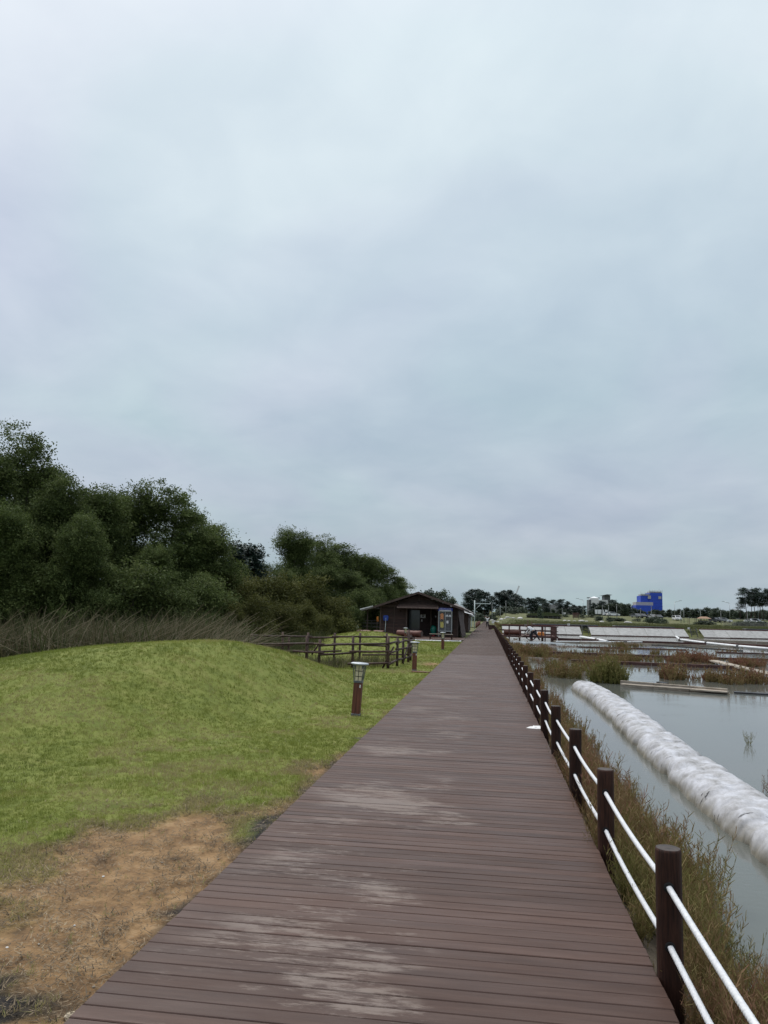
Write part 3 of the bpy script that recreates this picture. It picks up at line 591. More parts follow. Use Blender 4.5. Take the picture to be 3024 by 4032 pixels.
# ---------------------------------------------------------------- trees
def leaf_quads(C, size, rg, up=.35, asp=.55):
    n = len(C); nrm = rg.normal(size=(n, 3)); nrm[:, 2] = np.abs(nrm[:, 2])+up; nrm /= np.linalg.norm(nrm, axis=1)[:, None]
    a = np.cross(nrm, rg.normal(size=(n, 3))); a /= np.linalg.norm(a, axis=1)[:, None]+1e-9; b = np.cross(nrm, a); s = (size*rg.uniform(.6, 1.3, n))[:, None]
    V = np.stack([C-a*s*.5, C+b*s*.5*asp, C+a*s*.5, C-b*s*.5*asp], 1); return V.reshape(-1, 3), np.arange(4*n).reshape(-1, 4)
def crown_data(seed, R=3.0, Hc=6.0, zc=4.6, lobes=15, clumps=620, per=44, leaf=.13, cl_r=.30, taper=.55, sprig=70):
    """lobed crown: leaf clumps on and in the shells of many lobes, with loose sprigs breaking the outline"""
    rg = np.random.default_rng(seed); L = []
    for i in range(lobes):
        t = (i+.5)/lobes; z = zc-Hc/2+Hc*t**.85; rr = R*(1-taper*max(0, t-.25)**1.2)*(.55+.45*math.sin(math.pi*min(1, t+.22)))
        a = i*2.4+rg.uniform(-.5, .5); d = rr*rg.uniform(.25, .80); L.append((d*math.cos(a), d*math.sin(a), z+rg.normal(0, .06)*Hc, rg.uniform(.22, .50)*R*(1-.35*t)))
    L.append((0, 0, zc+Hc*.42, .32*R)); L = np.array(L)
    w = L[:, 3]**2; k = rg.choice(len(L), clumps, p=w/w.sum()); u = rg.normal(size=(clumps, 3)); u[:, 2] += .25; u /= np.linalg.norm(u, axis=1)[:, None]
    rad = L[k, 3]*(.45+.62*rg.random(clumps)**.6); cc = L[k, :3]+u*rad[:, None]*np.array([1.15, 1.15, .85])
    dn = vnoise(cc[:, 0]/R*3.1+seed, cc[:, 1]/R*3.1, cc[:, 2]/R*3.1+seed); cc = cc*(1+.34*(dn-.5))[:, None]*[1, 1, 0]+cc*[0, 0, 1]+np.stack([0*dn, 0*dn, R*.22*(dn-.5)], 1); cc = cc[dn > .26]; clumps = len(cc)
    # loose sprigs
    k2 = rg.choice(len(L), sprig, p=w/w.sum()); u2 = rg.normal(size=(sprig, 3)); u2[:, 2] = np.abs(u2[:, 2])+.2; u2 /= np.linalg.norm(u2, axis=1)[:, None]
    sc = L[k2, :3]+u2*(L[k2, 3]*rg.uniform(.95, 1.45, sprig))[:, None]
    C = [np.repeat(cc, per, 0)+rg.normal(size=(clumps*per, 3))*cl_r*np.array([1, 1, .7])*rg.uniform(.55, 1.3, (clumps, 1, 1)).repeat(per, 1).reshape(-1, 1)]
    sp_n = max(8, per//2); C.append(np.repeat(sc, sp_n, 0)+rg.normal(size=(sprig*sp_n, 3))*cl_r*.45)
    T = [np.repeat(np.clip(rg.normal(.42, .26, clumps), 0, 1), per), np.repeat(np.clip(rg.normal(.6, .2, sprig), 0, 1), sp_n)]
    C = np.concatenate(C); T = np.clip(np.concatenate(T)+rg.normal(0, .06, len(C)), 0, 1)
    ok = C[:, 2] > .15; C, T = C[ok], T[ok]
    V, Fq = leaf_quads(C, np.full(len(C), leaf), rg)
    return V, Fq, np.repeat(T, 4), L
def trunk_mb(L, r0, rg, base=-.3, limbs=9):
    b = MB(); top = L[:, 2].max(); px, py = 0, 0; pts = []
    for i in range(6): t = i/5; pts.append((rg.normal(0, .05)*(i > 0), rg.normal(0, .05)*(i > 0), base+t*(top*.82-base)))
    b.tube(pts, [r0*(1-.82*i/5) for i in range(6)], 8)
    for q in L[np.argsort(L[:, 2])][:limbs]:
        z0 = max(.25, q[2]*.55); b.tube([(0, 0, z0), (q[0]*.5, q[1]*.5, z0+(q[2]-z0)*.6), tuple(q[:3])], [r0*.42, r0*.26, r0*.07], 5)
    return b
def tree_kind(seed, leafm, bark, r0=.14, **k):
    V, Fq, T, L = crown_data(seed, **k); cm = np_mesh('crown', V, Fq, leafm, dict(tint=T)); tm = trunk_mb(L, r0, np.random.default_rng(seed), limbs=min(9, len(L))).mesh('trunk', bark); return cm, tm
def place_tree(kind, name, x, y, s, label, cat, group, rz=None, sz=None, z=None):
    e = empty(name, (x, y, (gz(x, y) if z is None else z)), random.uniform(0, 6.28) if rz is None else rz); e.scale = (s, s, sz or s)
    link('crown', kind[0], None, e); link('trunk', kind[1], None, e); return tag(e, label, cat, group)
T_big = [tree_kind(20+i, L_tree, M_trunk, .17, R=3.1, Hc=7.6, zc=4.4, lobes=19, clumps=980, per=66, leaf=.115, cl_r=.24, sprig=190) for i in range(4)]
T_olive = [tree_kind(40+i, L_olive, M_trunk, .07, R=1.9, Hc=3.0, zc=1.55, lobes=11, clumps=330, per=46, leaf=.11, cl_r=.21, taper=.4, sprig=60) for i in range(3)]
T_low = [tree_kind(60+i, L_tree, M_trunk, .08, R=2.0, Hc=3.0, zc=1.5, lobes=11, clumps=330, per=60, leaf=.10, cl_r=.24, taper=.4, sprig=50) for i in range(2)]
T_far = [tree_kind(80+i, L_far, M_trunk, .12, R=2.4, Hc=4.6, zc=3.0, lobes=10, clumps=150, per=26, leaf=.36, cl_r=.40, sprig=24) for i in range(4)]
near_lab = 'tall dense dark green broadleaf tree rising behind the dry reeds and the lawn mound'
far_lab = 'dark green broadleaf tree in the belt behind the olive shrubs and the shed'
def top_tree(kind, px, py, Y, lab, grp, k=1.0, wide=1.0):
    p = D(px, py, Y); g = gz(p[0], Y); h = p[2]-g; s = h/9.1*k
    return place_tree(kind, 'broadleaf_tree', p[0], Y, s*wide, lab, 'tree', grp, sz=s, z=g-.1)
for i, (px, py, Y, w) in enumerate([(-260, 1745, 31, 1.05), (-40, 1730, 29, .95), (125, 1700, 32, .95), (260, 1855, 29.5, .95), (390, 1885, 33, 1.05), (545, 1895, 36, 1.0), (690, 1910, 37, 1.15), (830, 2045, 39, 1.15), (180, 1800, 38, 1), (480, 1930, 43, 1), (770, 2000, 45, 1), (330, 2000, 27.5, .95), (620, 2120, 32, 1.05), (20, 1950, 26.5, 1), (-190, 1950, 26, 1.1), (800, 2240, 35, 1.1)]):
    top_tree(T_big[i % 4], px, py, Y, {2: 'tallest broadleaf tree of the belt, its open crown rising above all the others', 7: 'broadleaf tree beside the gap with the young pines, facing the reeds'}.get(i, near_lab), 'trees behind the reeds', 1, w)
for i, (px, py, Y, w) in enumerate([(1165, 2065, 66, 1.15), (1245, 2112, 71, 1.4), (1330, 2130, 78, 1.5), (1405, 2165, 86, 1.5), (1465, 2188, 95, 1.5), (1530, 2230, 106, 1.5), (1572, 2270, 120, 1.1), (1120, 2230, 60, 1.35), (1275, 2220, 64, 1.5), (1390, 2250, 72, 1.5), (1490, 2310, 84, 1.1), (1030, 2200, 62, 1), (1600, 2330, 140, 1.2)]):
    top_tree(T_big[(i+1) % 4], px, py, Y, {0: 'tall pointed broadleaf tree just past the gap with the young pines', 12: 'lowest broadleaf tree of the belt, its crown just above the shed roof'}.get(i, far_lab), 'trees in the belt beyond', 1, w)
for i, (px, py, Y) in enumerate([(1690, 2325, 170), (1735, 2330, 175), (1775, 2352, 185)]):
    p = D(px, py, Y); place_tree(T_far[i], 'broadleaf_tree', p[0], Y, p[2]/5.6*1.1, 'rounded green tree showing above the shed roof', 'tree', 'trees above the shed roof', sz=p[2]/5.6)
for i, (px, py, Y) in enumerate([(850, 2265, 39), (940, 2290, 41), (1040, 2275, 43), (1130, 2285, 45), (1220, 2295, 47), (1290, 2350, 48), (1345, 2400, 49), (1010, 2370, 37), (1110, 2380, 40), (1210, 2380, 42), (900, 2370, 36), (1270, 2420, 44)]):
    p = D(px, py, Y); g = gz(p[0], Y); s = (p[2]-g)/3.3
    place_tree(T_olive[i % 3], 'olive_shrub', p[0], Y, s*1.15, 'olive green bushy shrub at the foot of the tree belt', 'shrub', 'olive shrubs below the trees', sz=s, z=g-.05)
for i, (px, py, Y) in enumerate([(60, 2330, 26.5), (235, 2250, 27.5), (400, 2345, 28), (540, 2230, 29.5), (700, 2330, 31), (790, 2280, 33), (-110, 2240, 26), (1420, 2330, 66), (1470, 2350, 68), (1390, 2390, 62)]):
    p = D(px, py, Y); g = gz(p[0], Y); s = (p[2]-g)/3.3
    place_tree(T_low[i % 2], 'dark_shrub', p[0], Y, s*1.1, 'dark green understorey shrub in front of the tree trunks', 'shrub', 'dark shrubs under the trees', sz=s, z=g-.05)
# pines
def pine_kind(seed, h=10, spread=2.6, layers=9, bare=.5, lean=.8, per=260, tuft=.30, wind=0.0, conical=False):
    rg = np.random.default_rng(seed); b = MB(); pts = []
    for i in range(8): t = i/7; pts.append((lean*math.sin(t*2.2+seed)*t, lean*.5*math.sin(t*3+seed*2)*t, -.3+t*(h+.0)))
    b.tube(pts, [.16*(1-.75*i/7) for i in range(8)], 7); C, T = [], []
    pp = np.array(pts)
    for l in range(layers):
        t = bare+(1-bare)*(l+.4)/layers; c = np.array([np.interp(t, np.linspace(0, 1, 8), pp[:, q]) for q in range(3)])
        nb = 5 if not conical else 6; rad = spread*((1.05-.75*(t-bare)/(1-bare)) if conical else (.55+.55*math.sin(math.pi*(.2+.75*(l+.5)/layers))))
        for k in range(nb):
            if rg.random() < .18: continue
            a = rg.uniform(0, 6.28); d = rad*rg.uniform(.35, .95); q = c+np.array([d*math.cos(a), d*math.sin(a), d*(.18 if not conical else .05)+rg.normal(0, .12)])
            b.tube([tuple(c-[0, 0, .15]), tuple((c+q)/2+[0, 0, .05]), tuple(q)], [.05, .035, .015], 4)
            m = per//nb; pr = rg.normal(size=(m, 3))*np.array([.36*rad*.55+.14, .36*rad*.55+.14, .27]); C.append(q+pr); T.append(np.full(m, np.clip(rg.normal(.4, .2), 0, 1)))
    m = per//4; C.append(pp[-1]+rg.normal(size=(m, 3))*[.35, .35, .22]); T.append(np.full(m, .5))
    C = np.concatenate(C); T = np.clip(np.concatenate(T)+rg.normal(0, .15, len(C)), 0, 1)
    V, Fq = leaf_quads(C, np.full(len(C), tuft), rg, up=.9, asp=.42)
    return np_mesh('crown', V, Fq, L_pine, dict(tint=np.repeat(T, 4))), b.mesh('trunk', M_pinebark)
PN_near = [pine_kind(3, 7, 2.0, 12, .15, .2, 1100, .28, conical=True)]
PN_far = [pine_kind(10+i, 10, 3.0, 10, .22, .5, 620, .55) for i in range(4)]
PN_bare = [pine_kind(30+i, 11, 2.1, 6, .50, 1.1, 520, .46) for i in range(4)]
for px, py, Y in ((930, 2125, 54), (985, 2135, 56)):
    p = D(px, py, Y); g = gz(p[0], Y); place_tree(PN_near[0], 'pine_tree', p[0], Y, (p[2]-g)/7.2, 'dark young pine with spiky upright shoots in the gap of the tree belt', 'pine', 'pines in the gap of the tree belt')
def far_pine(px, py, Y, i, kinds, lab, grp):
    p = D(px, py, Y); g = gz(p[0], Y); h = 10 if kinds is PN_far else 11; s = (p[2]-g)/(h+.3); return place_tree(kinds[i % 4], 'pine_tree', p[0], Y, s, lab, 'pine', grp)
for i, (px, py, Y) in enumerate([(1862, 2318, 330), (1885, 2318, 335), (1908, 2328, 325), (1935, 2345, 330), (1965, 2330, 330), (1985, 2322, 335), (2005, 2322, 330), (2030, 2338, 320), (2052, 2352, 315), (2080, 2352, 310), (2105, 2355, 310), (2120, 2350, 318), (1845, 2345, 320), (2145, 2357, 290), (2152, 2372, 285), (2178, 2360, 360), (2208, 2358, 340), (2234, 2366, 340), (2260, 2380, 320), (2282, 2384, 320), (2300, 2384, 330), (2336, 2372, 330), (2372, 2366, 330), (2412, 2360, 335), (2425, 2370, 330)]):
    far_pine(px, py, Y, i, PN_far, 'dark layered pine tree on the far rise beyond the end of the boardwalk' if px < 2140 else 'dark pine tree standing before the grey wall and the white building', 'pines on the far rise')
for i, (px, py, Y) in enumerate([(2912, 2350, 300), (2936, 2312, 300), (2952, 2328, 304), (2968, 2316, 297), (2986, 2312, 300), (3002, 2330, 303), (3020, 2318, 298), (3040, 2312, 300), (3060, 2325, 296)]):
    far_pine(px, py, Y, i, PN_bare, 'tall pine with a bare leaning trunk in the stand past the car park', 'bare trunked pines')
# belt of far broadleaf trees behind the car park
px = 1850
k = 0
while px < 3080:
    py = float(np.interp(px, [1850, 2140, 2240, 2300, 2330, 2400, 2460, 2490, 2510, 2620, 2700, 2820, 2860, 2900, 3080], [2392, 2396, 2400, 2402, 2398, 2372, 2370, 2380, 2402, 2402, 2392, 2388, 2398, 2402, 2400]))+random.uniform(-5, 7); Y = random.uniform(318, 350)
    p = D(px, py, Y); g = gz(p[0], Y); s = max(.3, (p[2]-g)/6.3)
    place_tree(T_far[k % 4], 'broadleaf_tree', p[0], Y, s*random.uniform(1.1, 1.5), 'green broadleaf tree in the belt behind the car park', 'tree', 'trees behind the car park', sz=s)
    px += random.uniform(13, 23); k += 1
# far backdrop wood on the rise
px = 1830
while px < 3100:
    Y = random.uniform(380, 420); p = D(px, 2404+random.uniform(-4, 6), Y); g = gz(p[0], Y); s = max(.4, (p[2]-g)/6.3)
    place_tree(T_far[k % 4], 'broadleaf_tree', p[0], Y, s*1.7, 'green tree in the second row far behind the car park', 'tree', 'second row behind the car park', sz=s); px += 26; k += 1

# ---------------------------------------------------------------- reeds and rough grass behind the mound
def reeds():
    rg = np.random.default_rng(31)
    pr = [blades(14, .40, 1.25, .022, .85, 4, rg, .28) for _ in range(7)]
    n = 2600; y = rg.uniform(21.5, 28.5, n); x = np.interp(y, [21.5, 29], [-8.5, -9.5])-rg.random(n)**1.2*9.0
    z = G(x, y)-.05; sc = rg.uniform(1.0, 1.9, n); sc = sc*np.where(x > -9, .6, 1)
    rot = rg.normal(.2, 1.6, n); ti = np.clip(rg.normal(.34, .24, n)+.25*(fbm(x*.7, y*.7, 3.)-.5), 0, 1)
    V, Fc, T = scatter(pr, np.stack([x, y, z], 1), sc, rot, ti, .35)
    tag(link('dry_reeds', np_mesh('dry_reeds', V, Fc, L_reed, dict(tint=T))), 'tangle of brown and green reeds between the mound and the trees', 'reeds', kind='stuff')
    # bent pale dead stalks leaning over the tangle
    n = 1500; y = rg.uniform(21.5, 27.5, n); x = -8.6-rg.random(n)*8.5; c = fbm(x*.5, y*.5, 9.); k = c > .46; x, y = x[k], y[k]; n = len(x); z = G(x, y)
    V = []; F_ = []; 
    L = rg.uniform(1.4, 2.9, n); a = np.where(rg.random(n) < .72, rg.normal(.15, .5, n), rg.normal(3.1, .6, n)); el = rg.uniform(.25, 1.35, n); w = .011; S = 6; prev = None
    rows = []
    for s in range(S+1):
        t = s/S; hx = L*t*np.cos(el)*(1+.35*t); hz = L*t*np.sin(el)*(1-.28*t)
        cx = x+hx*np.cos(a); cy = y+hx*np.sin(a)*.5; cz = z+hz; ww = w*(1-.75*t)
        rows.append(np.stack([np.stack([cx-ww, cy, cz+ww], 1), np.stack([cx+ww, cy, cz-ww], 1)], 1))
    V = np.stack(rows, 1).reshape(n, -1, 3); fs = [(2*s, 2*s+1, 2*s+3, 2*s+2) for s in range(S)]
    Fq = (np.arange(n)[:, None, None]*(2*S+2)+np.array(fs)[None]).reshape(-1, 4)
    tag(link('dead_stalks', np_mesh('dead_stalks', V.reshape(-1, 3), Fq, L_reed, dict(tint=np.repeat(np.clip(rg.normal(.82, .15, n), 0, 1), 2*S+2)))), 'pale bent dead stalks sticking out of the reeds', 'stalks', kind='stuff')
    # green rough growth by the olive shrubs and inside the pen
    pr = [blades(12, .5, 1.1, .022, .5, 3, rg, .25) for _ in range(4)]
    x1 = rg.uniform(-13, -6, 1500); y1 = rg.uniform(30, 40, 1500); x2 = rg.uniform(-9.5, -3.3, 520); y2 = rg.uniform(25.4, 29.4, 520)
    keep = (x1 < -8.2-.25*(y1-30)*0) ; x1, y1 = x1[keep], y1[keep]
    x = np.concatenate([x1, x2]); y = np.concatenate([y1, y2]); sc = np.concatenate([rg.uniform(.5, .95, len(x1)), rg.uniform(.25, .6, len(x2))])
    V, Fc, T = scatter(pr, np.stack([x, y, G(x, y)-.04], 1), sc, rg.uniform(0, 6.28, len(x)), np.clip(np.concatenate([rg.normal(.15, .12, len(x1)), rg.normal(.42, .2, len(x2))]), 0, 1), .3)
    tag(link('rough_grass', np_mesh('rough_grass', V, Fc, L_reed, dict(tint=T))), 'rough green grass inside the log pen and below the shrubs', 'grass', kind='stuff')
reeds()

# ---------------------------------------------------------------- bollard lamps
def make_lamp():
    e = empty('bollard_lamp'); b = MB()
    for sx in (-.036, .036): b.box((sx, 0, .29), (.068, .135, .52), bev=.006)
    b.build('post', M_lampwood, e)
    MB().box((0, 0, .015), (.15, .15, .05), bev=.005).build('base_plate', M_lampmetal, e)
    MB().box((0, 0, .57), (.15, .15, .035), bev=.004).build('collar', M_lampmetal, e)
    g = MB().prism([(-.05, .589), (.05, .589), (.058, .845), (-.058, .845)], 'y', -.05, .05).build('lamp_glass', M_lampglass, e)
    c = MB()
    for z in (.66, .75): 
        for s in (-1, 1): c.box((0, s*.0555, z), (.118, .006, .008)); c.box((s*.0585, 0, z), (.006, .118, .008))
    for s in (-1, 1): c.box((0, s*.0555, .715), (.007, .006, .25))
    c.build('cage', M_hole, e)
    for sx in (-1, 1):
        for sy in (-1, 1):
            MB().add([(sx*.066+dx, sy*.066+dy, z) for z, k in ((.585, 0), (.85, .030)) for dx, dy in ((-.008+sx*k, -.008+sy*k), (.008+sx*k, -.008+sy*k), (.008+sx*k, .008+sy*k), (-.008+sx*k, .008+sy*k))], [(0, 1, 5, 4), (1, 2, 6, 5), (2, 3, 7, 6), (3, 0, 4, 7), (0, 1, 2, 3), (4, 5, 6, 7)]).build('strut', M_lampmetal, e)
    for s in (-1, 1): MB().prism([(s*.05, .78), (s*.10, .85), (s*.055, .85)], 'y', -.07, .07).build('gusset', M_lampmetal, e)
    MB().lathe([(.10, .845), (.155, .862), (.155, .878), (.14, .886), (.02, .896)], n=24).build('cap', M_cap, e)
    MB().box((.045, -.0685, .50), (.018, .002, .05)).build('tag_plate', M_white, e)
    return e
lamp = make_lamp()
for i, (px, py, lab, tilt) in enumerate([(1401, 2819, 'bollard lamp with red brown post and flared cap, alone on the lawn beside the mound', .05), (1631, 2643, 'bollard lamp on the bare soil at the corner of the log pen', .01), (1743, 2559, 'bollard lamp on the lawn in front of the bench and the white pipe', 0), (1597, 2506, 'bollard lamp half hidden behind the log pen, before the big log', 0)]):
    o = lamp if i == 0 else copy_tree(lamp); p = P(px, py, -.12) if i < 3 else D(1597, 2490, 50); z = gz(p[0], p[1])
    o.location = (p[0], p[1], z); o.rotation_euler = (0, tilt, .12*i); tag(o, lab, 'lamp', 'bollard lamps along the boardwalk')

# ---------------------------------------------------------------- log pen
def C6(cx, cy, Y): return D(950+cx*.5124, 2400+cy*.5124, Y)
pa = C6(1130, 465, 24.9); pen = empty('log_pen', (pa[0], pa[1], gz(pa[0], pa[1]))); tag(pen, 'rustic pen of dark round logs lashed as rails on posts beside the mound', 'fence')
PO = Vector(pen.location)
def pen_post(cx, cy, Y, r=.045):
    t = C6(cx, cy, Y); g = gz(t[0], t[1])-.12; MB().tube([(t[0]-PO.x+random.uniform(-.02, .02), t[1]-PO.y, g-PO.z), (t[0]-PO.x, t[1]-PO.y, t[2]-PO.z)], [r*1.05, r], 8).build('post', M_pen, pen)
def pen_rail(a, b, r=.034):
    a, b = Vector(a)-PO, Vector(b)-PO; m = (a+b)/2+Vector((0, 0, random.uniform(-.012, .012)))
    MB().tube([a, m, b], [r*1.08, r, r*.92], 8).build('rail', M_pen, pen)
FY = lambda cx: 24.9+(1130-cx)*.0022
for cx, cy in ((505, 200), (605, 230), (860, 208), (1130, 205)): pen_post(cx, cy, FY(cx))
for a, b, c, d in ((105, 268, 560, 260), (500, 262, 640, 266), (600, 277, 890, 266), (830, 268, 1152, 262), (400, 320, 635, 332), (600, 347, 880, 330), (835, 322, 1148, 322), (820, 418, 1148, 411)):
    pen_rail(C6(a, b, FY(a)-.08), C6(c, d, FY(c)-.08))
for a, b, c, d in ((542, 345, 603, 250), (1085, 452, 1172, 285)): pen_rail(C6(a, b, FY(a)-.02), C6(c, d, FY(c)+.1), .03)
BY = 29.8
for cx, cy in ((75, 185), (108, 195), (140, 198), (320, 172), (368, 215), (515, 178), (720, 180), (915, 180), (1118, 182), (1303, 195)): pen_post(cx, cy, BY)
for a, b, c, d in ((70, 198, 340, 206), (300, 203, 545, 208), (525, 216, 748, 212), (698, 207, 915, 207), (900, 210, 1142, 213), (1092, 208, 1335, 218), (140, 279, 398, 273), (320, 263, 550, 258), (700, 263, 890, 262), (940, 272, 1142, 282), (930, 348, 1310, 344), (500, 322, 770, 318)): pen_rail(C6(a, b, BY-.07), C6(c, d, BY-.07))
A, B = C6(1130, 465, 24.9), C6(1303, 405, BY)
def side(t, z): return (A[0]+(B[0]-A[0])*t+.06, A[1]+(B[1]-A[1])*t, z)
for t, h in ((.27, .93), (.52, .88), (.78, 1.16)): MB().tube([Vector(side(t, gz(*side(t, 0)[:2])-.1))-PO, Vector(side(t, h-.1))-PO], [.047, .043], 8).build('post', M_pen, pen)
for h in (.68, .42, .08):
    for t0, t1 in ((-.06, .33), (.22, .62), (.50, .88), (.74, 1.06)): pen_rail(side(t0, h+random.uniform(-.06, .03)), side(t1, h+random.uniform(-.03, .06)))
pen_rail(side(.55, -.05), side(.8, .65), .03)
b = MB(); t = C6(915, 190, 30.4); b.tube([(t[0], t[1], gz(t[0], t[1])-.1), tuple(t)], .04, 8); tag(b.build('marker_pole', M_pole), 'pale grey pipe standing behind the log pen', 'pole')

# ---------------------------------------------------------------- wooden shed
SY = 60.2
def S1(cx, cy, Y=SY): return D(1350+cx/2.552, 2280+cy/2.552, Y)
shed = empty('wooden_shed', (-5.34, SY, 0)); tag(shed, 'dark brown weatherboard shed with low gable roof beside the boardwalk', 'shed')
SO = Vector((-5.34, SY, 0)); HW = 3.0; RZ, EZ, EW = 3.40, 2.20, 3.47
def sp_(name, b, m, parent=None): return b.build(name, m, parent or shed)
slope = math.atan2(RZ-EZ, EW); slen = math.hypot(RZ-EZ, EW)
for s in (-1, 1):
    r = MB().add([(0, -.75, RZ), (s*EW, -.75, EZ), (s*EW, 16.4, EZ), (0, 16.4, RZ), (0, -.75, RZ-.09), (s*EW, -.75, EZ-.09), (s*EW, 16.4, EZ-.09), (0, 16.4, RZ-.09)], [(0, 1, 2, 3), (4, 5, 6, 7), (0, 1, 5, 4), (1, 2, 6, 5), (2, 3, 7, 6), (3, 0, 4, 7)])
    ro = sp_('roof', r, M_roof)
    f = MB().add([(0, -.79, RZ+.02), (s*(EW+.03), -.79, EZ+.02), (s*(EW+.03), -.755, EZ+.02), (0, -.755, RZ+.02), (0, -.79, RZ-.15), (s*(EW+.03), -.79, EZ-.15), (s*(EW+.03), -.755, EZ-.15), (0, -.755, RZ-.15)], [(0, 1, 2, 3), (4, 5, 6, 7), (0, 1, 5, 4), (1, 2, 6, 5), (2, 3, 7, 6), (3, 0, 4, 7)])
    f.build('barge_board', M_trim, ro)
def bx(a): return a[0]-SO.x
xd0, xd1 = bx(S1(640, 400)), bx(S1(955, 400))            # open porch between these
def clap(x0, x1, z0, z1, y=0.0, pitch=.125):              # overlapping boards, one object each
    n = max(1, int((z1-z0)/pitch)); p = (z1-z0)/n
    for i in range(n):
        z = z0+i*p; w = .022
        xa, xb = x0, x1
        if z+p > 2.36:                                    # inside the gable
            lim = (RZ-.12-(z+p))/((RZ-EZ)/EW); xa, xb = max(x0, -lim), min(x1, lim)
            if xb-xa < .1: continue
        MB().add([(xa, y-w, z), (xb, y-w, z), (xb, y-.004, z+p+.012), (xa, y-.004, z+p+.012), (xa, y+.02, z), (xb, y+.02, z), (xb, y+.02, z+p), (xa, y+.02, z+p)], [(0, 1, 2, 3), (4, 5, 6, 7), (0, 1, 5, 4), (1, 2, 6, 5), (2, 3, 7, 6), (3, 0, 4, 7)]).build('board', M_darkwood, shed)
clap(-HW, xd0, .02, 2.30); clap(xd1, HW, .02, 2.30); clap(-HW, HW, 2.30, 3.25)
for x in (-HW, xd0, xd1, HW, bx(S1(515, 400))): sp_('corner_post', MB().box((x, -.045, 1.16), (.11 if abs(x) > 2.9 or x in (xd0, xd1) else .07, .05, 2.28), bev=.006), M_trim)
for x0, x1 in ((-HW+.06, xd0-.3), (xd1+.1, HW-.06)): sp_('head_rail', MB().box(((x0+x1)/2, -.046, 2.27), (x1-x0, .045, .09)), M_trim)
sp_('gable_batten', MB().box((0, -.03, 2.95), (.07, .02, .5)), M_trim)
# side walls: back-set dark interior and long walls
sp_('side_wall', MB().box((HW-.03, 8.1, 1.15), (.06, 16, 2.3)), M_darkwood); sp_('side_wall', MB().box((-HW+.03, 8.1, 1.15), (.06, 16, 2.3)), M_darkwood)
sp_('rear_wall', MB().box((0, 16.1, 1.15), (6, .06, 2.3)), M_darkwood)
sp_('floor', MB().box((0, 8, .01), (5.8, 16, .02)), M_trim)
sp_('porch_wall', MB().box(((xd0+xd1)/2, 1.6, 1.17), (xd1-xd0+.6, .06, 2.3)), M_darkwood)
for x in (xd0, xd1): sp_('porch_side', MB().box((x+(.04 if x > 0 else -.04), .82, 1.17), (.05, 1.5, 2.3)), M_darkwood)
sp_('ceiling', MB().box((0, 8, 2.34), (5.8, 16, .03)), M_darkwood)
a0, a1 = S1(665, 360, SY+1.5), S1(770, 530, SY+1.5)
dr = sp_('glass_door', MB().box(((bx(a0)+bx(a1))/2, 1.52, 1.02), (a1[0]-a0[0], .05, 1.98)), M_doorgl)
MB().box(((bx(a0)+bx(a1))/2, 1.485, 2.03), (a1[0]-a0[0]+.1, .03, .05)).build('door_frame', M_trim, dr)
sp_('inner_post', MB().box((bx(S1(885, 400, SY+.9)), .9, 1.16), (.09, .09, 2.3)), M_trim)
# awning of overlapping boards
t0, t1 = bx(S1(570, 255)), bx(S1(955, 255))
for i in range(6):
    u = i/6; y0, z0 = -.05-.85*u, 2.52-.40*u; sp_('awning_board', MB().box(((t0+t1)/2+(.02 if i % 2 else -.01), y0-.08, z0-.02), (t1-t0+.05*i, .20, .028), rx=.43), M_trim)
for x in (t0+.1, t1-.1): sp_('awning_bracket', MB().tube([(x, -.03, 1.85), (x, -.78, 2.14)], .025, 6), M_trim)
# lean-to sheet at the left eave and its white edge
l0, l1 = S1(310, 276), S1(183, 306)
sp_('eave_sheet', MB().add([(bx(l0), -.5, l0[2]+.03), (bx(l1), -.5, l1[2]+.03), (bx(l1), 6, l1[2]+.03), (bx(l0), 6, l0[2]+.03), (bx(l0), -.5, l0[2]-.12), (bx(l1)+.1, -.5, l1[2]-.10), (bx(l1)+.1, 6, l1[2]-.10), (bx(l0), 6, l0[2]-.12)], [(0, 1, 2, 3), (4, 5, 6, 7), (0, 1, 5, 4), (1, 2, 6, 5), (3, 0, 4, 7), (2, 3, 7, 6)]), M_grey)
sp_('eave_trim', MB().add([(bx(l0), -.53, l0[2]+.06), (bx(l1), -.53, l1[2]+.06), (bx(l1), -.51, l1[2]+.06), (bx(l0), -.51, l0[2]+.06), (bx(l0), -.53, l0[2]-.0), (bx(l1), -.53, l1[2]-.03), (bx(l1), -.51, l1[2]-.03), (bx(l0), -.51, l0[2]-.0)], [(0, 1, 2, 3), (4, 5, 6, 7), (0, 1, 5, 4), (1, 2, 6, 5), (3, 0, 4, 7), (2, 3, 7, 6)]), M_white)
sp_('eave_post', MB().box((bx(l1)+.5, .2, 1.05), (.08, .08, 2.1)), M_trim)
# boards leaning on the long wall towards the boardwalk
for i in range(4): sp_('leaning_board', MB().box((HW+.22, .6+i*2.6, .95), (.03, 2.3, 2.0), ry=-.16), M_darkwood)
